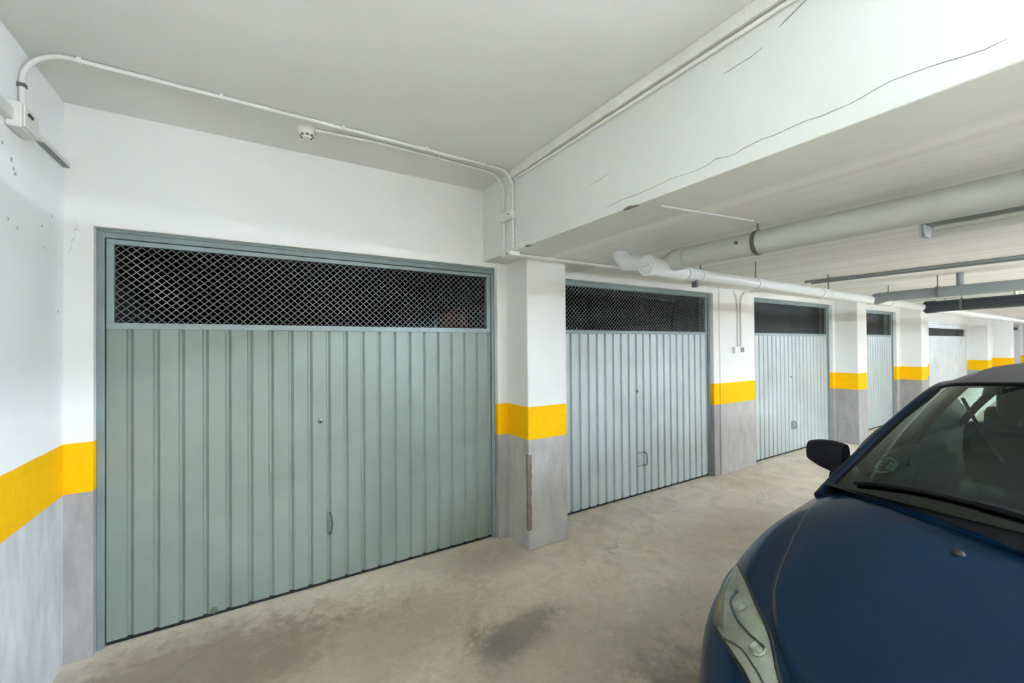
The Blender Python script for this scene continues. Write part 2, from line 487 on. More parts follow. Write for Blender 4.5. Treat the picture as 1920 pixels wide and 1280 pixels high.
def grille(x0, x1, z0, z1, pu, pv, mat, parent, r=0.0032):
    b = MB()
    # expanded metal: zigzag strands, neighbours meeting at the knots
    nrow = int((z1 - z0) / (pv / 2)) + 1
    ncol = int((x1 - x0) / (pu / 2))
    dx = (x1 - x0) / ncol; dz = (z1 - z0) / nrow
    # crossing strands as slim boxes between knots
    for i in range(nrow + 1):
        for j in range(ncol):
            if i < nrow:
                s = (i + j) % 2
                xa, xb = x0 + j * dx, x0 + (j + 1) * dx
                za, zb = (z0 + i * dz, z0 + (i + 1) * dz) if s == 0 else (z0 + (i + 1) * dz, z0 + i * dz)
                k = len(b.v)
                ya, yb = YD + .024, YD + .028
                b.v += [(xa, ya, za - r), (xb, ya, zb - r), (xb, ya, zb + r), (xa, ya, za + r), (xa, yb, za - r), (xb, yb, zb - r), (xb, yb, zb + r), (xa, yb, za + r)]
                b.f += [(k, k + 1, k + 2, k + 3), (k + 7, k + 6, k + 5, k + 4), (k, k + 4, k + 5, k + 1), (k + 3, k + 2, k + 6, k + 7)]
    me = bpy.data.meshes.new('mesh_grille'); me.from_pydata(b.v, [], b.f); me.materials.append(mat)
    o = bpy.data.objects.new('mesh_grille', me); C.objects.link(o); o.parent = parent
    o['kind'] = 'stuff'
    return o

def garage_door(n, x0, x1, zt, mat, label, zm0=1.852, zm1=2.308, pu=.0465, detail=True, lockx=None, plain=False):
    d = empty('door_%d' % n)
    struct(d, label, 'garage door')
    fr = .034
    zl = zt - .048
    f = MB().box(x0, x0 + fr, YD - .02, YD + .06, 0, zt)
    f.build('jamb', M['door_frame'] if not plain else mat, d, bevel=.003)
    MB().box(x1 - fr, x1, YD - .02, YD + .06, 0, zt).build('jamb', M['door_frame'] if not plain else mat, d, bevel=.003)
    h = MB().box(x0, x1, YD - .018, YD + .06, zl, zt)
    h.box(x0 + .01, x1 - .01, YD - .03, YD - .018, zt - .016, zt)
    h.build('head_rail', M['door_frame'] if not plain else mat, d, bevel=.003)
    a, b = x0 + fr + .004, x1 - fr - .004
    ztop = min(zl - .004, zm1 + .034)
    lm = M['door_leaf_frame'] if not plain else mat
    fl = MB()
    fl.box(a, b, YD - .008, YD + .03, zm1, zl - .004)
    fl.box(a, b, YD - .010, YD + .03, zm0 - .036, zm0)
    fl.box(a, a + .034, YD - .008, YD + .03, zm0, zm1)
    fl.box(b - .034, b, YD - .008, YD + .03, zm0, zm1)
    fl.build('leaf_frame', lm, d, bevel=.002)
    grille(a + .034, b - .034, zm0, zm1, pu, pu * .98, M['mesh'], d, .0034 if pu < .05 else .0035)
    # vertical sheet strips
    W = b - a
    ns = round(W / PITCH_W); pw = W / ns
    me = strip_mesh(pw, zm0 - .036, mat, n == 1)
    for k in range(ns): link('panel', me, d, (a + k * pw, YD, 0))
    MB().box(a, b, YD + .0235, YD + .033, .0225, zm0 - .04).build('backing_sheet', mat, d)
    MB().box(a, b, YD + .004, YD + .018, .002, .022).build('bottom_gap_strip', M['dark_gap'], d)  # dark strip standing for the shaded gap under the door
    if lockx is not None:
        lk = MB().lathe([(.017, 0), (.017, -.004), (.011, -.007)], (lockx, YD, 1.172), 'y', 16)
        o = lk.build('lock', M['lock'], d, smooth=True)
        MB().box(lockx - .003, lockx + .003, YD - .009, YD - .0065, 1.160, 1.182).build('keyhole', M['black'], o)
    return d

D1 = garage_door(1, *DOORS[0], M['door'], 'wide sage-grey garage door with a dark mesh vent, closest to the camera', lockx=.406)
D2 = garage_door(2, *DOORS[1], M['door2'], 'pale grey-green ribbed garage door between the chipped square pillar and the broad pilaster', lockx=3.685, pu=.0465)
D3 = garage_door(3, *DOORS[2], M['door2'], 'shiny pale ribbed garage door to the right of the broad pilaster', lockx=7.161, pu=.05)
D4 = garage_door(4, *DOORS[3], M['door2'], 'narrow-looking pale garage door with a beige lit opening above it', pu=.06)
D5 = garage_door(5, *DOORS[4], M['door_white'], 'white garage door with one narrow dark vent slot near its top', zm0=1.85, zm1=2.04, pu=.06, plain=True)
D6 = garage_door(6, *DOORS[5], M['door_white'], 'farthest cream garage door at the right edge beyond the last pillar', zm0=2.10, zm1=2.2, pu=.08, plain=True)

def wire_handle(d, x, z0, z1, out, side):
    """bent-rod pull: a loop standing out from the sheet"""
    pts = [(x, YD + .002, z0), (x, YD - out * .6, z0), (x + side * .3, YD - out, z0 + .012), (x + side, YD - out, (z0 + z1) / 2),
           (x + side * .3, YD - out, z1 - .012), (x, YD - out * .6, z1), (x, YD + .002, z1)]
    MB().tube(pts, .0065, 8).build('handle', M['lamp_body'], d, smooth=True)
wire_handle(D1, .468, .362, .505, .035, .012)
h2 = MB().box(3.680, 3.790, YD - .004, YD + .001, .468, .486)
h2.box(3.680, 3.782, YD - .004, YD + .001, .322, .338)
h2.build('handle_plate', M['handle'], D2)
wire_handle(D2, 3.775, .33, .478, .045, .01)
MB().box(7.15, 7.245, YD - .004, YD + .001, .352, .480).build('handle_plate', M['handle'], D3)
wire_handle(D3, 7.23, .36, .47, .03, .01)
# small dent and a dark disc for the notch under the first door
MB().lathe([(.013, 0), (.009, -.003), (.001, -.0035)], (.918, YD + .006, .572), 'y', 12).build('rust_spot', simple('rust', rgb(110, 112, 104), .8), D1)
MB().lathe([(.022, 0), (.019, -.004), (.001, -.005)], (-.215, YD + .001, .036), 'y', 14).build('bottom_notch', M['bracket'], D1)
# wall plug hole by the corner of door 1 crack
def crack(path, w, m, parent, plane, val, name='crack'):
    """thin jagged sliver lying on a plane; path: 2D points, plane 'x' uses (y,z), plane 'y' uses (x,z)"""
    b = MB()
    up_, dn = [], []
    for k, (a, c) in enumerate(path):
        e = w * (0.25 if k in (0, len(path) - 1) else random.uniform(.6, 1.2))
        dn.append((a, c - e)); up_.append((a, c + e))
    for k in range(len(path) - 1):
        q = [dn[k], dn[k + 1], up_[k + 1], up_[k]]
        b.prism(q, val - .0012, val + .004, plane)
    return b.build(name, m, parent)
def jag(p0, p1, n, amp, seed):
    random.seed(seed)
    out = []
    y = 0
    for k in range(n + 1):
        f_ = k / n
        y = y * .7 + random.uniform(-amp, amp) * (0 if k in (0, n) else 1)
        out.append((p0[0] + (p1[0] - p0[0]) * f_, p0[1] + (p1[1] - p0[1]) * f_ + y))
    return out
crack([(-.826, 2.40), (-.822, 2.36), (-.832, 2.355), (-.832, 2.31), (-.845, 2.29), (-.843, 2.26), (-.856, 2.22)], .0016, M['crack'], WR, 'y', YF)

# ------------------------------------------------------------------ beam cracks (on the beam face x = XB)
CR = M['crack']
lo = jag((1.72, 2.475), (1.1, 2.49), 10, .006, 1) + jag((1.1, 2.49), (.24, 2.51), 22, .008, 2)[1:]
crack(lo, .0012, CR, beam, 'x', XB)
crack(jag((1.02, 2.845), (.86, 2.865), 6, .006, 4), .0016, CR, beam, 'x', XB)
crack(jag((.80, 2.90), (.62, 2.955), 7, .006, 5), .0022, CR, beam, 'x', XB)
crack(jag((1.85, 2.64), (1.7, 2.66), 4, .003, 8), .0008, CR, beam, 'x', XB)
for (y, l, h) in ((1.545, .10, .010), (2.52, .07, .006)):
    b = MB()
    random.seed(int(y * 100))
    b.prism([(y - l / 2, ZB - .001), (y - l * .2, ZB + h * .5), (y, ZB + h), (y + l * .3, ZB + h * .8), (y + l / 2, ZB - .001)], XB - .0015, XB + .02, 'x')
    b.build('broken_edge', M['mortar'], beam)

# peeling marks on the left wall
random.seed(11)
for (px, pz, s_) in ((a_, b_, c_ * .6) for a_, b_, c_ in ((2.625, 2.51, .022), (2.645, 2.48, .02), (2.66, 2.462, .018), (2.93, 2.30, .016), (2.95, 2.2, .01), (2.60, 2.25, .014),
                     (2.68, 2.23, .012), (3.05, 2.38, .012), (3.1, 2.2, .008), (3.13, 1.9, .012), (2.55, 2.55, .012))):
    n_ = 9
    q = [(px + math.cos(2 * math.pi * k / n_) * s_ * random.uniform(.35, 1.0), pz + math.sin(2 * math.pi * k / n_) * s_ * random.uniform(.4, 1.3)) for k in range(n_)]
    MB().prism(q, XL - .002, XL + .0012, 'x').build('peeled_patch', M['peel'], WL)

# ------------------------------------------------------------------ services
def arc(c, r, a0, a1, plane, n=6, w=0):
    out = []
    for k in range(n + 1):
        a = a0 + (a1 - a0) * k / n
        p_, q_ = math.cos(a) * r, math.sin(a) * r
        out.append({'xz': (c[0] + p_, c[1], c[2] + q_), 'yz': (c[0], c[1] + p_, c[2] + q_), 'xy': (c[0] + p_, c[1] + q_, c[2])}[plane])
    return out
PI = math.pi
cw = M['plastic_white']

def clip(x, y, z, ax, r, parent, toward):
    """saddle clip round a conduit; ax = conduit direction, toward = direction of the wall it is fixed to"""
    b = MB()
    e = r + .003
    if ax == 'x': b.box(x - .008, x + .008, y - e, y + e, z - e, z + e)
    if ax == 'y': b.box(x - e, x + e, y - .008, y + .008, z - e, z + e)
    if ax == 'z': b.box(x - e, x + e, y - e, y + e, z - .008, z + .008)
    return b.build('clip', M['bracket'] if toward == 'dark' else cw, parent, bevel=.002)

# A: long conduit along the upper ceiling, bending down both ends
zc = ZC - .012
cA = empty('conduit', (0, 0, 0))
tag(cA, 'long thin white conduit on the high ceiling, bending down at both ends', 'conduit')
pa = [(XL + .014, 2.678, 2.745)] + arc((XL + .164, 2.678, zc - .15), .15, PI, PI / 2, 'xz', 8) + [(1.40, 2.70, zc)] + arc((1.58, 2.705, zc - .10), .10, PI / 2, 0, 'xz', 5)
MB().tube(pa, .0105, 10).build('pipe', cw, cA, smooth=True)
for x in (-.68, -.14, .47, 1.0, 1.45): clip(x, 2.68 + .014 * (x + .6) / 2, zc, 'x', .0105, cA, 'w')
clip(XL + .014, 2.678, 2.86, 'z', .0105, cA, 'dark')
# B: conduit from the smoke detector
cB = empty('conduit', (0, 0, 0))
tag(cB, 'short thin white conduit running from the smoke detector to the beam corner', 'conduit')
MB().tube([(.33, 2.80, zc), (.70, 2.765, zc), (1.45, 2.79, zc), (1.58, 2.81, zc), (1.64, 2.825, zc - .03), (1.684, 2.83, zc - .09)], .009, 10).build('pipe', cw, cB, smooth=True)
for x, y in ((.62, 2.772), (1.12, 2.78)): clip(x, y, zc, 'x', .009, cB, 'w')
# smoke detector
sd = empty('smoke_detector', (.283, 2.835, ZC))
tag(sd, 'small round white smoke detector on the high ceiling beside the conduit', 'smoke detector')
MB().lathe([(.052, 0), (.052, -.014), (.046, -.018)], (0, 0, 0), 'z', 24).build('base', cw, sd, smooth=True)
MB().lathe([(.044, -.018), (.044, -.038), (.036, -.046)], (0, 0, 0), 'z', 24).build('body', cw, sd, smooth=True)
for k in range(8):
    a = k * PI / 4
    link('vent_slot', MB().box(-.006, .006, -.003, .003, -.05, -.040).mesh('vent_slot', M['black']), sd, (math.cos(a) * .036, math.sin(a) * .036, 0), (0, 0, a + PI / 2))
MB().lathe([(.026, -.046), (.022, -.058), (.004, -.060)], (0, 0, 0), 'z', 20).build('sensor_cap', cw, sd, smooth=True)

# trunking along the top of the beam
ct = empty('cable_trunking', (0, 0, 0))
tag(ct, 'white trunking fixed along the top edge of the beam under the high ceiling', 'trunking')
MB().box(XB - .030, XB - .001, -5.6, 2.72, ZC - .062, ZC - .001).build('channel', cw, ct, bevel=.004)
for y in (2.37, 1.65, .90, .1, -.8): MB().box(XB - .0335, XB - .0005, y - .012, y + .012, ZC - .065, ZC - .0005).build('cover_joint', cw, ct, bevel=.002)
MB().tube([(XB - .012, 2.66, ZC - .082), (XB - .012, 1.2, ZC - .082), (XB - .012, -5.5, ZC - .082)], .010, 8).build('cable', cw, ct, smooth=True)

# vertical conduits on the beam face with a junction box between them
for i, (y, lab) in enumerate(((2.832, 'outer thin vertical conduit on the beam face nearest the door wall'), (2.697, 'inner thin vertical conduit on the beam face farther from the door wall'))):
    cv = empty('conduit', (0, 0, 0)); tag(cv, lab, 'conduit')
    MB().tube([(XB - .011, y, 2.955 if i else 2.93), (XB - .011, y, 2.737)], .0095, 10).build('pipe', cw, cv, smooth=True)
    MB().tube([(XB - .011, y, 2.667), (XB - .011, y, ZB + .010)], .0095, 10).build('pipe', cw, cv, smooth=True)
    clip(XB - .011, y, 2.90, 'z', .0095, cv, 'w'); clip(XB - .011, y, 2.76, 'z', .0095, cv, 'w'); clip(XB - .011, y, 2.50, 'z', .0095, cv, 'w')
jb = empty('junction_box', (0, 0, 0)); tag(jb, 'small white junction box half way up the beam face between the conduits', 'junction box')
MB().box(XB - .040, XB - .0005, 2.675, 2.852, 2.668, 2.735).build('box', cw, jb, bevel=.006)
MB().box(XB - .046, XB - .040, 2.682, 2.845, 2.674, 2.729).build('lid', cw, jb, bevel=.003)
MB().lathe([(.006, 0), (.006, -.006)], (XB - .046, 2.71, 2.70), 'x', 8).build('screw', M['bracket'], jb)
jb2 = empty('junction_box', (0, 0, 0)); tag(jb2, 'little white elbow box under the beam corner above the chipped pillar', 'junction box')
MB().box(XB - .03, XB + .06, 2.71, 2.855, ZB - .034, ZB - .0005).build('box', cw, jb2, bevel=.006)
MB().box(XB - .034, XB - .03, 2.72, 2.845, ZB - .030, ZB - .006).build('lid', cw, jb2, bevel=.002)
MB().box(XB - .036, XB - .034, 2.745, 2.765, ZB - .024, ZB - .012).build('screw', M['bracket'], jb2)
# conduit under the low ceiling, from that corner to the drain tee and beyond
cu = empty('conduit', (0, 0, 0)); tag(cu, 'thin white conduit under the low ceiling passing over the chipped pillar', 'conduit')
MB().tube([(XB + .06, 2.79, ZB - .012), (4.9, 2.79, ZB - .012)], .0105, 10).build('pipe', cw, cu, smooth=True)
MB().tube([(XB + .06, 2.765, ZB - .011), (4.9, 2.765, ZB - .011)], .0085, 10).build('pipe', cw, cu, smooth=True)
for x in (2.30, 2.62, 3.4, 4.2): clip(x, 2.79, ZB - .012, 'x', .0105, cu, 'w')
# thin conduit crossing the low ceiling
cx_ = empty('conduit', (0, 0, 0)); tag(cx_, 'thin white conduit crossing the low ceiling to the first pipe hanger', 'conduit')
MB().tube([(XB + .1, 1.43, ZB - .008), (2.50, 1.33, ZB - .008)], .0065, 8).build('pipe', M['pipe'], cx_, smooth=True)
# paired conduits across the passage
for j, xx in enumerate((5.50, 5.66)):
    o = MB().tube([(xx, 2.35, ZB - .015), (xx, -5.0, ZB - .015)], .0125, 8).build('conduit', M['pipe_grey'], smooth=True)
    tag(o, ('nearer' if j == 0 else 'farther') + ' of the two grey conduits crossing the passage ceiling side by side', 'conduit', 'paired conduits across the passage')
# down conduit and switch on the pilaster
cd = empty('conduit', (0, 0, 0)); tag(cd, 'thin white conduit dropping down the broad pilaster to the small grey box', 'conduit')
yp = YF - .024
MB().tube([(6.02, 2.9, ZB - .012), (5.86, yp + .01, ZB - .014), (5.73, yp, ZB - .03), (5.655, yp, ZB - .085), (5.625, yp, ZB - .16), (5.62, yp, 1.66)], .010, 10).build('pipe', cw, cd, smooth=True)
MB().tube([(5.46, yp, ZB - .03), (5.51, yp, ZB - .07), (5.545, yp, ZB - .16), (5.55, yp, 1.66)], .010, 10).build('pipe', cw, cd, smooth=True)
clip(5.62, yp, 2.2, 'z', .010, cd, 'w'); clip(5.62, yp, 1.8, 'z', .010, cd, 'w')
sw = empty('switch_box', (0, 0, 0)); tag(sw, 'small grey switch box low on the broad pilaster below the thin conduit', 'switch')
MB().box(5.44, 5.64, YF - .052, YF - .0125, 1.575, 1.66).build('box', cw, sw, bevel=.006)
MB().box(5.56, 5.632, YF - .060, YF - .052, 1.585, 1.65).build('button', M['grey_box'], sw, bevel=.004)

# left wall: junction box, trunking line and short pipe
jl = empty('junction_box', (0, 0, 0)); tag(jl, 'white junction box high on the left wall where the ceiling conduit comes down', 'junction box')
MB().box(XL + .0005, XL + .05, 2.565, 2.715, 2.635, 2.742).build('box', cw, jl, bevel=.006)
MB().box(XL + .05, XL + .057, 2.572, 2.708, 2.642, 2.735).build('lid', cw, jl, bevel=.003)
MB().box(XL + .057, XL + .062, 2.60, 2.64, 2.70, 2.712).build('hinge', M['black'], jl)
tl = empty('cable_trunking', (0, 0, 0)); tag(tl, 'slim white trunking running level along the left wall into the corner', 'trunking')
MB().box(XL + .0005, XL + .024, 2.715, YF - .002, 2.688, 2.716).build('channel', cw, tl, bevel=.003)
MB().box(XL + .0005, XL + .028, 2.86, 3.19, 2.685, 2.688).build('under_line', M['pipe_grey'], tl)  # thin grey strip drawing the dark line under the trunking
tl2 = empty('cable_trunking', (0, 0, 0)); tag(tl2, 'white trunking on the left wall on the near side of the junction box', 'trunking')
MB().box(XL + .0005, XL + .026, -5.5, 2.565, 2.66, 2.712).build('channel', cw, tl2, bevel=.004)

# drain pipe 1: across the passage under the low ceiling
DX, DY, DZ, DR = 2.60, 2.0, 2.309, .070
d1 = empty('drain_pipe', (0, 0, 0)); tag(d1, 'thick pale grey drain pipe crossing the passage just past the beam', 'pipe')
MB().tube([(DX, DY - .10, DZ), (DX, .8, DZ), (DX, -.5, DZ), (DX, -5.6, DZ)], DR, 24).build('pipe', M['pipe'], d1, smooth=True)
MB().tube([(DX, DY - .16, DZ), (DX, DY - .06, DZ)], DR + .008, 24).build('socket', M['pipe'], d1, smooth=30)
def band(par, x, y, z, r, ax='y', rodx=0.0):
    b = MB()
    if ax == 'y': b.tube([(x, y - .012, z), (x, y + .012, z)], r + .005, 24)
    else: b.tube([(x - .012, y, z), (x + .012, y, z)], r + .005, 24)
    o = b.build('hanger_band', M['bracket'] if ax == 'y' else M['pipe_white'], par, smooth=30)
    MB().tube([(x, y, z + r), (x, y, ZB - .001)], .005, 8).build('hanger_rod', M['bracket'], par)
    return o
for y in (1.36, .05, -1.4, -2.8): band(d1, DX, y, DZ, DR)
MB().lathe([(.010, 0), (.010, -.012)], (DX - DR - .004, 1.45, DZ + .01), 'x', 8).build('plug', M['bracket'], d1)
# tee with clean-out cap
te = empty('pipe_tee', (0, 0, 0)); tag(te, 'white drain tee with a round clean-out cap above the second door', 'pipe fitting')
TX, TZ = 2.60, 2.262
MB().tube([(DX, DY - .06, DZ), (DX, DY + .0, DZ - .02), (DX + .02, DY + .045, DZ - .05)], [DR + .002, DR, DR * .9], 24).build('elbow', M['pipe'], te, smooth=True)
MB().tube([(2.42, DY + .02, TZ), (2.76, DY + .01, 2.24)], .066, 24).build('body', M['pipe_white'], te, smooth=30)
MB().tube([(2.385, DY + .02, TZ), (2.43, DY + .02, TZ)], .076, 24).build('collar', M['pipe_white'], te, smooth=30)
MB().lathe([(.060, 0), (.060, -.02), (.046, -.022), (.044, -.016)], (2.385, DY + .02, TZ), 'x', 24).build('cap', M['pipe_white'], te, smooth=30)
MB().box(2.352, 2.366, DY - .02, DY + .06, TZ - .008, TZ + .008).build('cap_grip', M['pipe_white'], te, bevel=.003)
MB().tube([(2.50, DY + .03, TZ + .03), (2.48, DY + .16, TZ + .05), (2.46, DY + .28, TZ + .07), (2.46, DY + .34, TZ + .13), (2.46, DY + .35, ZB - .001)], [.05, .062, .062, .058, .055], 20).build('riser', M['pipe_white'], te, smooth=True)
# drain pipe 2: along the passage, falling gently away
d2 = empty('drain_pipe', (0, 0, 0)); tag(d2, 'slim white drain pipe sloping away along the row of doors', 'pipe')
z2 = lambda x: 2.235 - (x - 2.8) * .0062
MB().tube([(x, DY, z2(x)) for x in (2.76, 3.5, 5, 6.5, 8.2, 10, 13, 17)], .047, 20).build('pipe', M['pipe_white'], d2, smooth=True)
for x in (2.84, 5.05, 8.9): MB().tube([(x - .05, DY, z2(x)), (x + .05, DY, z2(x))], .054, 20).build('socket', M['pipe_white'], d2, smooth=30)
for x in (2.98, 3.78, 5.2, 6.9, 9.3): 
    band(d2, x, DY, z2(x), .047, 'x')
MB().box(2.90, 2.93, DY - .02, DY + .02, 2.14, 2.20).build('coupling_bolt', M['bracket'], d2)
# branches
d3 = empty('drain_pipe', (0, 0, 0)); tag(d3, 'mid grey branch pipe crossing the passage beyond the paired conduits', 'pipe')
MB().tube([(6.375, DY - .02, 2.216), (6.365, DY - .09, 2.232), (6.36, DY - .16, 2.238), (6.32, .9, 2.245), (6.30, -5.5, 2.28)], .056, 20).build('pipe', M['pipe_grey'], d3, smooth=True)
MB().tube([(6.374, DY - .03, 2.219), (6.365, DY - .10, 2.233)], .066, 20).build('socket', M['pipe_grey'], d3, smooth=30)
for y in (1.42, .2): band(d3, 6.33, y, 2.243, .056)
MB().tube([(6.34, 1.25, 2.30), (6.34, 1.25, ZB - .001)], .03, 14).build('riser', M['pipe_grey'], d3, smooth=True)
d4 = empty('drain_pipe', (0, 0, 0)); tag(d4, 'dark slate branch pipe crossing the passage farthest away', 'pipe')
MB().tube([(8.245, DY - .02, 2.196), (8.22, DY - .15, 2.20), (8.1, .9, 2.21), (8.0, -5.5, 2.23)], .078, 20).build('pipe', M['pipe_dark'], d4, smooth=True)
MB().tube([(8.245, DY - .03, 2.197), (8.23, DY - .13, 2.20)], .088, 20).build('socket', M['pipe_dark'], d4, smooth=30)
for y in (1.6, .6): band(d4, 8.17 if y > 1 else 8.09, y, 2.205, .078)

# fluorescent fixtures
def lamp(x, y, z, label, mat, group=None, lit=True):
    o = empty('fluorescent_lamp', (x, y, z))
    tag(o, label, 'lamp', group)
    L = .635
    MB().prism([(-.070, -.022), (-.058, 0), (.058, 0), (.070, -.022)], -L, L, 'y').build('housing', M['lamp_body'], o)
    for s in (-.026, .026):
        MB().tube([(s, -L + .045, -.050), (s, L - .045, -.050)], .013, 10).build('tube', mat, o, smooth=True)
    prof = [(-.066, -.022), (-.066, -.060), (-.045, -.088), (.045, -.088), (.066, -.060), (.066, -.022)]
    b = MB()
    b.grid([[(a, yy, c) for yy in (-L, L)] for a, c in prof])
    b.build('diffuser', M['diffuser'], o)
    for s in (-1, 1):
        MB().prism(prof, s * L - .012, s * L + .012, 'y').build('end_cap', M['pipe'], o, bevel=.003)
    for s in (-.35, .35):
        MB().tube([(0, s, -.001), (0, s, .05 if z < ZB - .03 else .004)], .006, 8).build('fixing', M['bracket'], o)
    return o
for i, (x, y, s) in enumerate(LIGHTS_LOW):
    if i == 0: lb = 'fluorescent lamp with clear cover under the low ceiling beside the thick drain pipe'
    elif s == 0: lb = 'unlit fluorescent lamp end showing above the dark slate pipe farther down the passage'
    elif i == 2: lb = 'unseen lit fluorescent lamp assumed over the far side of the passage'
    else: lb = 'unseen fluorescent lamp assumed on the passage ceiling'
    lamp(x, y, ZB - .055 if i == 0 else ZB - .035 if s == 0 else ZB - .012, lb, tube_mat(s), None if i in (0, 2) or s == 0 else 'lamps out of view')
for (x, y, s) in FILL_HIGH:
    lamp(x, y, ZC - .004, 'unseen fill lamp added on the high ceiling behind the camera', tube_mat(s), 'lamps out of view')

for (y, s) in FILL_BEAM:
    o = lamp(XB - .012, y, 2.62, 'unseen fill lamp with shield wings, added on the side of the deep beam', tube_mat(s), 'lamps out of view')
    o.rotation_euler = (0, PI / 2, 0)
    MB().grid([[(a, yy, c) for yy in (-.64, .64)] for a, c in ((-.17, -.13), (-.07, -.02), (-.071, -.012), (-.178, -.126))]).build('shield_wing', M['lamp_body'], o)  # added wings keep the fill light off the beam face
    MB().grid([[(a, yy, c) for yy in (-.64, .64)] for a, c in ((.17, -.13), (.07, -.02), (.071, -.012), (.178, -.126))]).build('shield_wing', M['lamp_body'], o)
# seen through the mesh of the first garage
pot = empty('plant_pot', (2.0, 4.5, 0))
pot.location = (1.93, 4.35, 1.74)
tag(pot, 'rounded reddish brown pot behind the mesh vent of the closest door', 'pot')
MB().lathe([(.09, 0), (.16, .06), (.19, .16), (.18, .26), (.13, .34), (.04, .37)], (0, 0, 0), 'z', 24).build('body', M['terracotta'], pot, smooth=True)
MB().lathe([(.045, .366), (.05, .39), (.02, .40)], (0, 0, 0), 'z', 16).build('lid', M['terracotta'], pot, smooth=True)
bt = empty('white_bottle', (1.70, 4.35, 1.74)); tag(bt, 'small white bottle standing left of the reddish pot behind the mesh', 'bottle')
MB().lathe([(.03, 0), (.03, .16), (.012, .2), (.012, .23)], (0, 0, 0), 'z', 14).build('body', M['pipe_white'], bt, smooth=True)
MB().lathe([(.015, .225), (.015, .25)], (0, 0, 0), 'z', 12).build('cap', M['pipe_white'], bt)
sh = empty('shelf', (1.6, 4.35, 1.72)); tag(sh, 'shelf on the side wall inside the first garage', 'shelf')
MB().box(-.25, .49, -.35, .35, -.02, .02).build('board', M['interior'], sh)
for s in (-.25, .25): MB().prism([(.05, -.02), (.49, -.02), (.49, -.3)], s - .01, s + .01, 'y').build('bracket', M['bracket'], sh)
ip = empty('conduit', (0, 0, 0)); tag(ip, 'dark pipe on the inside side wall seen through the second door mesh', 'pipe')
MB().tube([(5.40, 4.1, 1.0), (5.40, 4.1, 2.1), (5.40, 4.05, 2.25), (5.3, 4.0, 2.32), (4.6, 4.0, 2.34)], .03, 10).build('pipe', M['black'], ip, smooth=True)
MB().tube([(5.41, 4.1, 2.03), (5.41, 6.5, 2.03)], .012, 8).build('side_branch', M['black'], ip)

# ------------------------------------------------------------------ the parked car (local frame: x rearwards from the nose, y to its right-hand side)
def bspline(P, n):
    """uniform cubic B-spline through-ish rows of P (k,3) -> n samples, ends clamped by reflection"""
    P = np.asarray(P, float)
    m = len(P)                       # solve for the control net so that the surface passes through the given points
    A = np.zeros((m, m))
    A[0, 0] = A[-1, -1] = 1
    for r in range(1, m - 1): A[r, r - 1], A[r, r], A[r, r + 1] = 1 / 6, 4 / 6, 1 / 6
    P = np.linalg.solve(A, P.reshape(m, -1)).reshape(P.shape)
    P = np.concatenate([[2 * P[0] - P[1]], P, [2 * P[-1] - P[-2]]])
    k = len(P) - 3
    u = np.linspace(0, k, n); i = np.minimum(u.astype(int), k - 1); f = (u - i)[:, None] if P.ndim == 2 else (u - i)[:, None, None]
    return ((1 - f) ** 3 * P[i] + (3 * f ** 3 - 6 * f ** 2 + 4) * P[i + 1] + (-3 * f ** 3 + 3 * f ** 2 + 3 * f + 1) * P[i + 2] + f ** 3 * P[i + 3]) / 6
def bsurf(G, nu, nv):
    G = np.asarray(G, float)
    A = bspline(G, nu)
    return bspline(A.transpose(1, 0, 2), nv).transpose(1, 0, 2)

CARX, CARY = 0.90, 0.05
car = empty('car', (CARX, CARY, 0))
tag(car, 'dark blue hatchback parked on the concrete with its nose towards the closest garage door', 'car')
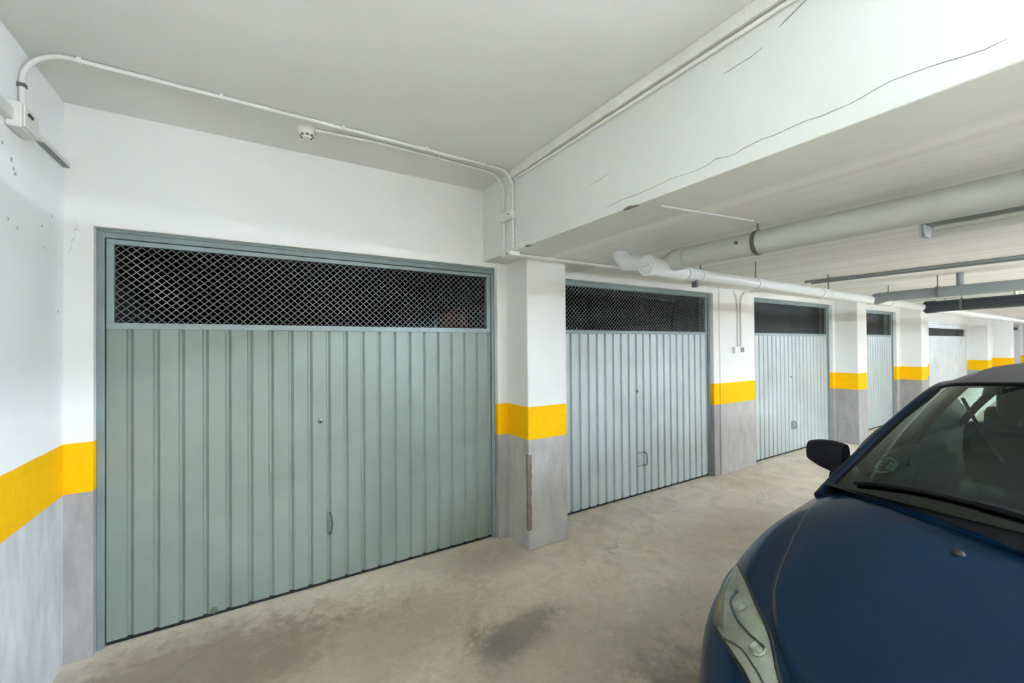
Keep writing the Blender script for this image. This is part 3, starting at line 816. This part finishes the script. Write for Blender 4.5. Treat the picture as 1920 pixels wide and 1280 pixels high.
# control columns from front centre round the corner to rear centre; rows sill -> shoulder -> centreline
G = [
 [(.14, 0, .20), (.05, 0, .30), (.00, 0, .46), (.02, 0, .60), (.07, 0, .70), (.15, 0, .775), (.34, 0, .86), (.60, 0, .95), (.90, 0, 1.02), (1.10, 0, 1.06)],
 [(.15, .28, .20), (.06, .28, .30), (.01, .28, .46), (.03, .28, .60), (.08, .28, .695), (.17, .28, .77), (.36, .26, .855), (.64, .20, .95), (.93, .12, 1.02), (1.13, 0, 1.065)],
 [(.19, .52, .20), (.11, .54, .30), (.07, .55, .46), (.09, .54, .60), (.15, .53, .685), (.25, .51, .765), (.45, .47, .85), (.72, .36, .95), (1.0, .20, 1.03), (1.20, 0, 1.075)],
 [(.31, .74, .20), (.25, .77, .30), (.21, .78, .46), (.24, .77, .60), (.31, .735, .685), (.42, .68, .77), (.62, .60, .86), (.85, .44, .96), (1.10, .24, 1.035), (1.27, 0, 1.08)],
 [(.52, .84, .20), (.48, .89, .30), (.45, .905, .46), (.48, .895, .60), (.55, .86, .70), (.66, .79, .79), (.82, .69, .88), (1.0, .50, .98), (1.18, .26, 1.04), (1.34, 0, 1.085)],
 [(.85, .86, .20), (.84, .925, .30), (.83, .955, .46), (.85, .95, .62), (.88, .915, .75), (.93, .855, .85), (1.02, .745, .93), (1.14, .54, 1.01), (1.28, .28, 1.055), (1.42, 0, 1.09)],
 [(1.20, .86, .20), (1.20, .92, .30), (1.20, .945, .46), (1.20, .94, .64), (1.22, .915, .80), (1.24, .875, .90), (1.28, .78, .98), (1.34, .56, 1.04), (1.42, .28, 1.075), (1.5, 0, 1.095)],
 [(1.75, .86, .20), (1.75, .91, .30), (1.75, .935, .48), (1.75, .935, .66), (1.75, .925, .83), (1.75, .895, .95), (1.75, .80, 1.03), (1.75, .56, 1.06), (1.75, .28, 1.08), (1.75, 0, 1.09)],
 [(2.50, .86, .20), (2.50, .91, .30), (2.50, .935, .48), (2.50, .935, .66), (2.50, .925, .85), (2.50, .90, .99), (2.50, .80, 1.06), (2.50, .56, 1.07), (2.50, .28, 1.08), (2.50, 0, 1.08)],
 [(3.30, .86, .20), (3.30, .92, .30), (3.30, .945, .48), (3.30, .945, .68), (3.30, .93, .88), (3.30, .90, 1.02), (3.30, .80, 1.09), (3.30, .56, 1.10), (3.30, .28, 1.10), (3.30, 0, 1.10)],
 [(3.90, .84, .24), (3.90, .90, .34), (3.90, .93, .50), (3.90, .925, .70), (3.90, .90, .90), (3.88, .86, 1.04), (3.85, .76, 1.10), (3.80, .54, 1.11), (3.75, .28, 1.11), (3.7, 0, 1.11)],
 [(4.18, .70, .26), (4.24, .76, .36), (4.26, .78, .50), (4.24, .77, .70), (4.20, .75, .90), (4.14, .70, 1.03), (4.08, .62, 1.09), (4.0, .46, 1.11), (3.92, .24, 1.12), (3.85, 0, 1.12)],
 [(4.27, .40, .26), (4.33, .42, .36), (4.35, .42, .50), (4.33, .42, .70), (4.28, .40, .90), (4.22, .38, 1.02), (4.16, .34, 1.08), (4.08, .26, 1.10), (4.02, .14, 1.11), (3.95, 0, 1.12)],
 [(4.28, 0, .26), (4.35, 0, .36), (4.37, 0, .50), (4.35, 0, .70), (4.30, 0, .90), (4.24, 0, 1.02), (4.18, 0, 1.08), (4.12, 0, 1.10), (4.06, 0, 1.11), (4.0, 0, 1.12)],
]
DZC = {2: .015, 3: .055, 4: .085, 5: .085, 6: .07, 7: .05, 8: .02}
DZR = {3: .3, 4: .75, 5: 1, 6: 1, 7: .85, 8: .6, 9: .45}
for c_, dz_ in DZC.items():
    for r_ in DZR:
        x_, y_, z_ = G[c_][r_]
        G[c_][r_] = (x_, y_ * (1 + {3: .01, 4: .03, 5: .022, 6: -.008}.get(c_, 0) * DZR[r_]), z_ + dz_ * DZR[r_])
    for r_ in (0, 1, 2, 3):
        if c_ in (3, 4, 5): x_, y_, z_ = G[c_][r_]; G[c_][r_] = (x_ + .02, y_ - (.070 if c_ < 5 else .04) * (1 - .2 * r_), z_)
S = bsurf(G, 150, 60)
S[:, -1, 1] = 0; S[0, :, 1] = 0; S[-1, :, 1] = 0
AX = (0.90, 3.52); WR_ = 0.345     # axles, wheel arch radius
bodym = MB()
def keep(q):
    c = (q[0] + q[1] + q[2] + q[3]) / 4
    for a in AX:
        if (c[0] - a) ** 2 + (c[2] - .315) ** 2 < WR_ ** 2 and c[1] > .6: return False
    return True
for sgn in (1, -1):
    base = len(bodym.v)
    nu, nv = S.shape[:2]
    for a in range(nu):
        for b in range(nv): bodym.v.append((S[a, b, 0], sgn * S[a, b, 1], S[a, b, 2]))
    for a in range(nu - 1):
        for b in range(nv - 1):
            if keep((S[a, b], S[a + 1, b], S[a, b + 1], S[a + 1, b + 1])):
                q = (base + a * nv + b, base + (a + 1) * nv + b, base + (a + 1) * nv + b + 1, base + a * nv + b + 1)
                bodym.f.append(q if sgn > 0 else q[::-1])
bvh = BVHTree.FromPolygons([Vector(v) for v in bodym.v], bodym.f)
me = bpy.data.meshes.new('body'); me.from_pydata(bodym.v, [], bodym.f)
bm = bmesh.new(); bm.from_mesh(me); bmesh.ops.remove_doubles(bm, verts=bm.verts, dist=.0008); bmesh.ops.recalc_face_normals(bm, faces=bm.faces); bm.to_mesh(me); bm.free()
for q in me.polygons: q.use_smooth = True
me.materials.append(M['paint'])
body = bpy.data.objects.new('body', me); C.objects.link(body); body.parent = car

def onto(p, off=0.0):
    loc, nrm, i, d = bvh.find_nearest(Vector(p))
    c = Vector((2.0, 0, .6))
    if nrm.dot(loc - c) < 0: nrm = -nrm
    return loc + nrm * off
def curve_pts(pts, n):
    """Catmull-Rom resample of a 3D polyline"""
    P = np.asarray(pts, float)
    if len(P) == 2: return [P[0] + (P[1] - P[0]) * k / (n - 1) for k in range(n)]
    Q = np.concatenate([[2 * P[0] - P[1]], P, [2 * P[-1] - P[-2]]])
    out = []
    for k in range(n):
        u = k / (n - 1) * (len(P) - 1); i = min(int(u), len(P) - 2); f = u - i
        a, b, c, d = Q[i:i + 4]
        out.append(.5 * (2 * b + (c - a) * f + (2 * a - 5 * b + 4 * c - d) * f * f + (3 * b - a - 3 * c + d) * f ** 3))
    return out
def patch(top, bot, nu=30, nv=14, off=.003, th=.004, fit=True):
    """curved sheet between two boundary curves, laid on the body; closed thin solid"""
    A, B = curve_pts(top, nu), curve_pts(bot, nu)
    P = [[A[i] + (B[i] - A[i]) * j / (nv - 1) for j in range(nv)] for i in range(nu)]
    if fit:
        outer = [[onto(q, off) for q in row] for row in P]; inner = [[onto(q, off - th) for q in row] for row in P]
    return outer, inner
def solid(outer, inner):
    b = MB(); b.grid(outer); nu, nv = len(outer), len(outer[0]); k = len(b.v)
    for row in inner:
        for q in row: b.v.append(tuple(q))
    for a in range(nu - 1):
        for c in range(nv - 1): b.f.append((k + a * nv + c, k + a * nv + c + 1, k + (a + 1) * nv + c + 1, k + (a + 1) * nv + c))
    for a in range(nu - 1):
        for c in (0, nv - 1): b.f.append((a * nv + c, (a + 1) * nv + c, k + (a + 1) * nv + c, k + a * nv + c))
    for c in range(nv - 1):
        for a in (0, nu - 1): b.f.append((a * nv + c, a * nv + c + 1, k + a * nv + c + 1, k + a * nv + c))
    return b
def seam(pts, r=.003, off=.0, n=60, name='seam', mat=None, closed=False):
    P = [onto(q, off) for q in curve_pts(pts, n)]
    return MB().tube(P, r, 6, closed=closed).build(name, mat or M['black'], car)
mir = lambda pts: [(p_[0], -p_[1], p_[2]) for p_ in pts]
def from_top(s_, t_):
    h = bvh.ray_cast(Vector((s_, t_, 3)), Vector((0, 0, -1)))
    return h[0] if h[0] is not None else Vector((s_, t_, .9))

# bonnet: own panel lying proud of the body, cut round by a dark gap
def hood_edge(f):      # half outline from nose centre to windscreen corner
    return curve_pts([(.17, 0, .78), (.20, .28, .78), (.31, .50, .79), (.52, .655, .83), (.80, .725, .90), (1.05, .755, .96), (1.24, .775, 1.0)], 40)
HE = [onto(q) for q in hood_edge(0)]
REAR = [onto(q) for q in curve_pts([(1.03, 0, 1.1), (1.05, .20, 1.1), (1.09, .42, 1.07), (1.16, .62, 1.04), (1.24, .775, 1.0)], 40)]
rows_o, rows_i = [], []
NV = 26
for i in range(40):
    a, b = HE[i], REAR[i]
    a2 = a + (b - a) * 0.0
    row_o, row_i = [], []
    for j in range(NV):
        q = a2 + (b - a2) * j / (NV - 1)
        h = bvh.ray_cast(Vector((q.x, q.y, 3)), Vector((0, 0, -1)))[0] if (i < 39) else q
        h = h if h is not None else q
        hh = onto(h, .0)
        e = min(j, NV - 1 - j)
        o_ = .0055 if e > 0 else .003
        row_o.append(onto(h, o_)); row_i.append(onto(h, -.004))
    rows_o.append(row_o); rows_i.append(row_i)
hb = MB()
for sg in (1, -1):
    f_ = lambda R_: [[(q.x, q.y * sg, q.z) for q in row] for row in R_]
    sub = solid(f_(rows_o), f_(rows_i))
    k = len(hb.v); hb.v += sub.v; hb.f += [tuple(k + c for c in q) for q in sub.f]
me = bpy.data.meshes.new('bonnet'); me.from_pydata(hb.v, [], hb.f)
bm = bmesh.new(); bm.from_mesh(me); bmesh.ops.remove_doubles(bm, verts=bm.verts, dist=.0006); bmesh.ops.recalc_face_normals(bm, faces=bm.faces); bm.to_mesh(me); bm.free()
for q in me.polygons: q.use_smooth = True
me.materials.append(M['paint'])
bonnet = bpy.data.objects.new('bonnet', me); C.objects.link(bonnet); bonnet.parent = car
for sg in (1, -1):
    MB().tube([(q.x, q.y * sg, q.z) for q in [onto(v, .001) for v in HE]], .0025, 6).build('seam', M['black'], car)
# washer jets
for t_ in (.37, -.37):
    h = onto(from_top(.965, t_ / .37 * .334), .006)
    o = MB().lathe([(.017, -.004), (.016, .004), (.010, .009), (.002, .010)], (0, 0, 0), 'z', 16).build('washer_jet', M['black'], car, smooth=True)
    o.location = h; o.rotation_euler = (0, math.radians(-14), 0); 

# windscreen: base curve on the scuttle, top curve at the roof front
def mirror_grid(fn, nu, nv):
    return [[fn(u / (nu - 1), v / (nv - 1)) for v in range(nv)] for u in range(nu)]
WB = [(1.09, 0, 1.115), (1.10, .22, 1.114), (1.13, .44, 1.108), (1.185, .63, 1.096), (1.275, .780, 1.075)]   # u: centre -> corner
WTp = [(1.70, 0, 1.535), (1.71, .20, 1.532), (1.74, .37, 1.522), (1.81, .50, 1.506), (1.92, .585, 1.480)]
def ws(u, v, off=0.0):
    a = Vector(curve_pts(WB, 41)[int(round(abs(u) * 40))]); b = Vector(curve_pts(WTp, 41)[int(round(abs(u) * 40))])
    q = a.lerp(b, v)
    bulge = 4 * v * (1 - v) * .022 + off
    q = q + Vector((-.60, .12 * abs(u), .80)).normalized() * bulge
    return Vector((q.x, math.copysign(q.y, u) if u else 0, q.z))
def ws_grid(u0, u1, v0, v1, nu, nv, off=0.0):
    return [[tuple(ws(u0 + (u1 - u0) * i / (nu - 1), v0 + (v1 - v0) * j / (nv - 1), off)) for j in range(nv)] for i in range(nu)]
MB().grid(ws_grid(-1, 1, 0, 1, 41, 14)).build('windscreen', M['glass'], car, smooth=True)
# black printed border on the inside of the glass
fr = MB()
for k, (u0, u1, v0, v1, a, b_) in enumerate([(-1, -.915, 0, 1, 4, 20), (.915, 1, 0, 1, 4, 20), (-.915, .915, 0, .10, 40, 4), (-.915, .915, .965, 1, 40, 3)]):
    fr.grid(ws_grid(u0, u1, v0, v1, a, b_, -.004))
fr.build('windscreen_border', M['trim_black'], car, smooth=True)
# rounded inner corner
for sg in (1, -1):
    cpts = []
    b = MB()
    us, vs, R1, R2 = .915, .10, .10, .12
    poly = [(us, vs)] + [(us - R1 + R1 * math.sin(a * PI / 16), vs + R2 - R2 * math.cos(a * PI / 16)) for a in range(9)]
    P = [tuple(ws(sg * min(1, max(0, round(q[0] * 40) / 40 if False else q[0])), q[1], -.003)) for q in poly]
    i0 = len(b.v); b.v += P; b.f += [(0, k, k + 1) for k in range(1, len(P) - 1)]
    b.build('border_corner', M['trim_black'], car)
# A-pillars and roof side rails
PILc = [(1.21, .805, 1.025), (1.29, .79, 1.072)] + [(lambda q_: (q_.x - .004, q_.y + .008, q_.z - .014))(ws(1, v_)) for v_ in (.33, .66, 1)] + [(2.20, .580, 1.482), (2.7, .59, 1.498), (3.4, .59, 1.488), (3.85, .59, 1.46), (4.08, .62, 1.28), (4.12, .67, 1.10)]
for sg in (1, -1):
    P = [Vector((q[0], sg * q[1], q[2])) for q in curve_pts(PILc, 60)]
    b = MB(); n_ = 12
    rr_ = [.025] * 60
    b.tube(P, rr_, 12)
    b.build('roof_pillar', M['paint'], car, smooth=True)
    Q = [Vector((q[0] + .004, sg * (q[1] - .022), q[2] + .004)) for q in curve_pts(PILc, 60)]
    MB().tube(Q[:40], .020, 10).build('pillar_trim', M['trim_black'], car, smooth=True)
# roof
def roof(u, v):
    t_ = abs(u)
    xs_ = 1.70 + (t_ ** 2) * .22
    x = xs_ + (4.02 - xs_ - .0 * t_) * v
    half = .605 + .03 * min(1, v * 2) - .03 * v
    zf = 1.535 + .050 * math.sin(min(1, v * 1.35) * PI * .5) if v < .74 else 1.585 - (v - .74) ** 2 * 1.6
    z = zf - (t_ ** 3.2) * (.065 - .022 * v)
    return (x, u * half, z)
MB().grid([[roof(-1 + 2 * i / 40, j / 30) for j in range(31)] for i in range(41)]).build('roof', M['roof_black'], car, smooth=True)
MB().tube([ws(-1 + 2 * k / 40, 1, .002) for k in range(41)], .007, 8).build('windscreen_top_seal', M['trim_black'], car, smooth=True)
# side and rear glass, door pillars
for sg in (1, -1):
    def side(u, v):
        x = 1.42 + (3.98 - 1.42) * u
        top = curve_pts([(1.42, .77, 1.16), (1.82, .640, 1.40), (2.2, .595, 1.465), (2.8, .60, 1.48), (3.4, .60, 1.47), (3.9, .58, 1.40)], 41)[int(round(u * 40))]
        bot = (x - .10 * (1 - u), .80 + .066 * min(1, u * 3), 1.06 + .02 * (u < .2))
        q = Vector(bot).lerp(Vector(top), v)
        return (q.x, sg * (q.y + .035 * 4 * v * (1 - v) * .5), q.z)
    g_ = [[side(i / 40, j / 8) for j in range(9)] for i in range(41)]
    MB().grid(g_).build('side_window', M['glass'], car, smooth=True)
    for x0_ in (.12, .50, .88):
        i = int(x0_ * 40)
        MB().tube([Vector(g_[i][j]) for j in range(9)], .022, 8).build('window_post', M['trim_black'], car, smooth=True)
    MB().tube([Vector(g_[i][0]) for i in range(41)], .012, 8).build('window_seal', M['trim_black'], car, smooth=True)
def rear(u, v):
    return (4.02 + .15 * (1 - v) - .05 * u * u, u * (.60 + .07 * (1 - v)), 1.46 - (1 - v) * .36 - .03 * u * u * v)
MB().grid([[rear(-1 + i / 10, j / 8) for j in range(9)] for i in range(21)]).build('rear_window', M['glass'], car, smooth=True)

# scuttle: black strip with wipers under the glass
sc_ = MB()
def scut(u, v):
    a = Vector(curve_pts([(q.x, q.y, q.z) for q in REAR], 41)[int(round(abs(u) * 40))]); b = ws(abs(u), 0) + Vector((.02, 0, -.004))
    q = a.lerp(b, v) + Vector((0, 0, .004 - .018 * 4 * v * (1 - v)))
    return (q.x, math.copysign(q.y, u), q.z)
sc_.grid([[scut(-1 + 2 * i / 80, j / 5) for j in range(6)] for i in range(81)])
sc_.build('scuttle_panel', M['trim_black'], car, smooth=True)
for (ua, ub, lab) in ((.86, .10, 'w'), (.02, -.80, 'w')):
    pts_ = []
    for k in range(20):
        u = ua + (ub - ua) * k / 19
        v = .035 + .05 * math.sin(k / 19 * PI)
        pts_.append(ws(u, v, .010))
    MB().tube(pts_, [.005] + [.009] * 18 + [.004], 6).build('wiper_blade', M['trim_black'], car, smooth=True)
    arm = [Vector((1.075, .08 if ua > .5 else -.62, 1.075))] + [p_ + Vector((-.006, 0, .012)) for p_ in pts_[::-1][:8]]
    MB().tube(arm, .007, 6).build('wiper_arm', M['black'], car, smooth=True)

# head lamps: outline on the front corner of the wing
LT = [(.671, .862, .849), (.59, .788, .858), (.479, .688, .85), (.398, .609, .833), (.291, .53, .797), (.19, .43, .76)]      # upper edge, rear tip -> inner end
LB = [(.672, .864, .847), (.577, .859, .808), (.455, .816, .776), (.404, .789, .764), (.328, .695, .771), (.262, .599, .765), (.16, .47, .72)]     # lower edge
for sg in (1, -1):
    T = LT if sg > 0 else mir(LT); B = LB if sg > 0 else mir(LB)
    hl = empty('headlamp'); hl.parent = car
    o_, i_ = patch(T, B, 36, 16, .004, .006)
    solid(o_, i_).build('reflector_bowl', M['reflector'], hl, smooth=40)
    # tinted outer section along the outside edge
    ob, ib_ = patch(LB[:4] if sg > 0 else mir(LB[:4]), [(q[0], q[1] * sg, q[2]) for q in ((.66, .855, .85), (.56, .835, .815), (.45, .785, .80), (.38, .745, .785))], 20, 5, .0065, .004)
    solid(ob, ib_).build('tinted_section', M['amber'], hl, smooth=40)
    # swept dark dividers inside the lamp
    mk = lambda pts_, r, m_, nm: MB().tube([onto((a, b * sg, c), .008) for a, b, c in [tuple(q) for q in curve_pts(pts_, 24)]], r, 6).build(nm, m_, hl, smooth=True)
    mk([(.535, .77, .815), (.49, .765, .80), (.43, .715, .795), (.388, .658, .80), (.36, .598, .805)], .004, M['lamp_body'], 'divider')
    mk([(.365, .72, .755), (.341, .655, .775), (.308, .603, .775), (.27, .555, .77), (.23, .50, .75)], .003, M['bracket'], 'divider')
    for (a, b, c, r) in ((.47, .735, .825, .024), (.35, .615, .80, .024)):
        q = onto((a, b * sg, c), .004)
        nrm = (onto((a, b * sg, c), .05) - onto((a, b * sg, c), 0)).normalized()
        o = MB().lathe([(r, 0), (r, .004), (r * .86, .006), (r * .5, .001), (r * .3, .006), (.002, .008)], (0, 0, 0), 'z', 20).build('bulb_bowl', M['reflector'], hl, smooth=30)
        o.location = q; o.rotation_mode = 'QUATERNION'; o.rotation_quaternion = Vector((0, 0, 1)).rotation_difference(nrm)
    lo_, li_ = patch(T, B, 36, 16, .020, .0015)
    # pull the rim of the cover back to the body
    nu, nv = 36, 16
    for i in range(nu):
        for j in range(nv):
            e = min(i, nu - 1 - i) / 6; e2 = min(j, nv - 1 - j) / 3
            k = min(1, e) * min(1, e2); k = k ** .5
            base_ = o_[i][j]
            lo_[i][j] = base_ + (lo_[i][j] - base_) * (.2 + .8 * k)
    MB().grid(lo_).build('lens', M['lens'], hl, smooth=True)
    ring = curve_pts(T, 30) + curve_pts(B, 30)[::-1]
    MB().tube([onto(q, .003) for q in ring], .0055, 6, closed=True).build('rim_seal', M['black'], hl, smooth=True)

# grille, bumper details, plate
def front_patch(z0, z1, t0, t1, off, mat, name, n=30):
    top = [(-.1, t0 + (t1 - t0) * k / 8, z1) for k in range(9)]; bot = [(-.1, t0 + (t1 - t0) * k / 8, z0) for k in range(9)]
    def cast(q):
        h = bvh.ray_cast(Vector((-1, q[1], q[2])), Vector((1, 0, 0)))
        return h[0] if h[0] is not None else Vector(q)
    A = [[cast((0, t0 + (t1 - t0) * i / (n - 1), z0 + (z1 - z0) * j / 7)) + Vector((-off, 0, 0)) for j in range(8)] for i in range(n)]
    Bk = [[q + Vector((off + .004, 0, 0)) for q in row] for row in A]
    return solid(A, Bk).build(name, mat, car, smooth=40)
front_patch(.645, .715, -.36, .36, .004, M['black'], 'upper_grille')
front_patch(.25, .40, -.46, .46, .004, M['black'], 'lower_intake')
for z_ in (.662, .68, .698): front_patch(z_ - .003, z_ + .003, -.35, .35, .010, M['chrome'], 'grille_bar')
front_patch(.45, .56, -.26, .26, .012, M['plate'], 'number_plate')
for sg in (1, -1):
    q = onto((.22, .66 * sg, .36), .0)
    nrm = (onto((.22, .66 * sg, .36), .05) - q).normalized()
    o = MB().lathe([(.052, -.01), (.052, .006), (.044, .010), (.04, .002), (.01, .004)], (0, 0, 0), 'z', 20).build('fog_lamp', M['chrome'], car, smooth=30)
    o.location = q; o.rotation_mode = 'QUATERNION'; o.rotation_quaternion = Vector((0, 0, 1)).rotation_difference(nrm)
    # panel seams: wing/bumper, door edges
    s3 = lambda pts_: seam([(a, b * sg, c) for a, b, c in pts_], .0028)
    s3([(.60, .885, .735), (.585, .93, .62), (.575, .95, .52)])
    s3([(1.33, .90, 1.0), (1.33, .96, .85), (1.36, .97, .6), (1.38, .96, .35)])
    s3([(2.42, .92, 1.03), (2.44, .97, .85), (2.44, .97, .6), (2.42, .96, .35)])
    s3([(3.30, .92, 1.04), (3.26, .97, .85), (3.10, .97, .60), (3.05, .97, .40)])
    for x_ in (2.28, 3.12):
        MB().tube([Vector((x_ - .09, sg * .955, .90)), Vector((x_ - .07, sg * .985, .905)), Vector((x_ + .07, sg * .985, .91)), Vector((x_ + .09, sg * .955, .91))], .011, 8).build('door_handle', M['paint'], car, smooth=True)
    # wheels
    for a in AX:
        wh = empty('wheel', (a, sg * .80, .315)); wh.parent = car
        MB().lathe([(.21, -.10), (.295, -.105), (.315, -.08), (.317, 0), (.315, .08), (.295, .105), (.21, .10)], (0, 0, 0), 'y', 40).build('tyre', M['rubber'], wh, smooth=40)
        MB().lathe([(.215, -.09), (.215, .09), (.19, .088), (.18, .02), (.05, .03), (.045, .05), (.01, .052)] if sg > 0 else [(.215, .09), (.215, -.09), (.19, -.088), (.18, -.02), (.05, -.03), (.045, -.05), (.01, -.052)], (0, 0, 0), 'y', 40).build('hub', M['black'], wh, smooth=40)
        for k in range(7):
            an = 2 * PI * k / 7
            pr_ = [(.03, -.022), (.19, -.016), (.19, .016), (.03, .022)]
            q = [(x_ * math.cos(an) - y_ * math.sin(an), x_ * math.sin(an) + y_ * math.cos(an)) for x_, y_ in pr_]
            MB().prism(q, sg * .055, sg * .085, 'y').build('spoke', M['alloy'], wh)
        # arch lining
        MB().tube([Vector((a + math.cos(t_) * (WR_ + .003), sg * (.935), .315 + math.sin(t_) * (WR_ + .003))) for t_ in [PI * k / 30 for k in range(31)]], .016, 8).build('arch_lip', M['paint'], car, smooth=True)
        b = MB(); b.grid([[(a + math.cos(PI * k / 24) * (WR_ + .01), sg * yy, .315 + math.sin(PI * k / 24) * (WR_ + .01)) for yy in (.55, .93)] for k in range(25)])
        b.build('arch_liner', M['black'], car, smooth=True)
    # door mirror: shaped housing on a foot
    mg = empty('door_mirror'); mg.parent = car
    prof = []
    nst = 12
    hb_ = MB(); rings = []
    for k in range(nst):
        f_ = k / (nst - 1)
        y_ = .872 + .17 * f_
        sx = .066 * (math.sin(PI * (.16 + .68 * f_)) ** .30)
        hz = (.086 - .020 * f_) * (math.sin(PI * (.22 + .66 * f_)) ** .26)
        cz = 1.118 - .014 * (1 - f_); cx0 = 1.665 + .03 * f_
        rings.append([(cx0 + sx * math.copysign(abs(math.cos(t_)) ** .8, math.cos(t_)), sg * y_, cz + hz * math.copysign(abs(math.sin(t_)) ** .75, math.sin(t_))) for t_ in [2 * PI * j / 24 for j in range(24)]])
    i0 = 0
    for r_ in rings: hb_.v += r_
    for k in range(nst - 1):
        for j in range(24): hb_.f.append((k * 24 + j, k * 24 + (j + 1) % 24, (k + 1) * 24 + (j + 1) % 24, (k + 1) * 24 + j))
    hb_.f.append(tuple(range(24))); hb_.f.append(tuple((nst - 1) * 24 + j for j in range(24)))
    hb_.build('housing', M['mirror_black'], mg, smooth=True)
    MB().prism([(1.56, .985), (1.76, .99), (1.72, 1.10), (1.62, 1.09)], *( (.84, .92) if sg > 0 else (-.92, -.84)), 'y').build('foot', M['mirror_black'], mg, bevel=.012)
    MB().box(1.728, 1.734, min(sg * .92, sg * 1.01), max(sg * .92, sg * 1.01), 1.07, 1.15).build('mirror_glass', M['chrome'], mg)

# cabin: dashboard, steering wheel, seats with belts
MB().grid([[(1.12 + .42 * v + .10 * (u * u), u * .80, 1.085 - .03 * v - (.05 if v > .95 else 0)) for v in [j / 8 for j in range(9)]] for u in [-1 + i / 10 for i in range(21)]]).build('dashboard', M['dash'], car, smooth=True)
MB().box(1.56, 1.60, -.74, .74, .70, 1.03).build('dashboard_face', M['dash'], car, bevel=.015)
MB().box(1.2, 4.0, -.84, .84, .28, .34).build('cabin_floor', M['dash'], car)
def seat(x, y, wdt=.50, tall=True):
    s_ = empty('seat', (x, y, 0)); s_.parent = car
    MB().box(-.02, .50, -wdt / 2, wdt / 2, .48, .62).build('cushion', M['seat'], s_, bevel=.04)
    b = MB().prism([(.42, .58), (.56, .58), (.74, 1.20), (.70, 1.26), (.62, 1.24)], -wdt / 2, wdt / 2, 'y'); b.build('backrest', M['seat'], s_, bevel=.035)
    MB().box(.64, .74, -.13, .13, 1.29, 1.46).build('headrest', M['seat'], s_, bevel=.035)
    for t_ in (-.05, .05): MB().tube([(.69, t_, 1.22), (.69, t_, 1.32)], .007, 8).build('headrest_post', M['chrome'], s_)
    return s_
seat(1.86, .37); seat(1.86, -.37)
seat(2.78, .42, .56); seat(2.78, -.42, .56)
st_ = empty('steering_wheel', (1.72, -.37, .98)); st_.parent = car; st_.rotation_euler = (0, math.radians(-65), 0)
MB().tube([(.185 * math.cos(2 * PI * k / 32), .185 * math.sin(2 * PI * k / 32), 0) for k in range(32)], .014, 8, closed=True).build('rim', M['black'], st_, smooth=True)
MB().lathe([(.06, -.04), (.065, 0), (.04, .015)], (0, 0, 0), 'z', 20).build('hub', M['black'], st_, smooth=True)
for a in (0, 2.2, 4.1): MB().tube([(0, 0, -.01), (.18 * math.cos(a), .18 * math.sin(a), 0)], .012, 6).build('spoke', M['black'], st_)
MB().tube([(2.50, .62, 1.38), (2.38, .52, 1.2), (2.30, .40, 1.02), (2.24, .30, .80)], .009, 6).build('seat_belt', M['belt'], car)
MB().tube([(2.50, -.62, 1.38), (2.38, -.52, 1.2), (2.30, -.40, 1.02), (2.24, -.30, .80)], .009, 6).build('seat_belt', M['belt'], car)
rm = empty('rear_view_mirror'); rm.parent = car
MB().box(1.70, 1.73, -.12, .12, 1.40, 1.46).build('housing', M['black'], rm, bevel=.012)
MB().tube([(1.715, 0, 1.45), (1.69, 0, 1.53)], .008, 8).build('stalk', M['black'], rm)
# round inspection sticker low in the passenger corner of the windscreen
def stick(uc, vc, pts_, w_, name):
    pass
su, sv = .765, .215
def wsp(a, b, off=-.002):      # a, b in metres from the sticker centre
    return ws(su - a / .80, sv + b / .74, off)
st = empty('inspection_sticker'); st.parent = car
def ring_b(r0, r1, n=28):
    b = MB()
    b.v += [tuple(wsp(r0 * math.cos(2 * PI * k / n), r0 * math.sin(2 * PI * k / n))) for k in range(n)] + [tuple(wsp(r1 * math.cos(2 * PI * k / n), r1 * math.sin(2 * PI * k / n))) for k in range(n)]
    b.f += [(k, (k + 1) % n, n + (k + 1) % n, n + k) for k in range(n)]
    return b
ring_b(.036, .047).build('ring', M['sticker'], st)
b = MB()
for (x0_, y0_, x1_, y1_, w_) in ((-.026, .016, -.004, .016, .006), (-.026, .016, -.022, -.004, .006), (-.024, -.002, -.004, -.006, .006), (-.006, -.004, -.008, -.022, .006), (-.008, -.022, -.026, -.018, .006),
                                 (.006, .020, .024, .014, .006), (.022, .014, .008, -.008, .006), (.008, -.008, .026, -.012, .006), (.012, .004, .024, -.016, .005)):
    d_ = Vector((x1_ - x0_, y1_ - y0_)); nn = Vector((-d_.y, d_.x)).normalized() * w_ / 2
    i0 = len(b.v)
    b.v += [tuple(wsp(*q)) for q in ((x0_ + nn.x, y0_ + nn.y), (x1_ + nn.x, y1_ + nn.y), (x1_ - nn.x, y1_ - nn.y), (x0_ - nn.x, y0_ - nn.y))]
    b.f.append((i0, i0 + 1, i0 + 2, i0 + 3))
b.build('printed_figures', M['sticker'], st)
# tail lamps
for sg in (1, -1):
    o_, i_ = patch([(4.05, .80 * sg, 1.0), (4.15, .72 * sg, 1.0), (4.2, .60 * sg, 1.0)], [(4.1, .82 * sg, .8), (4.2, .74 * sg, .8), (4.25, .62 * sg, .8)], 12, 8, .006, .008)
    solid(o_, i_).build('tail_lamp', simple('tail_lamp_red', rgb(120, 12, 12), .2), car, smooth=30)
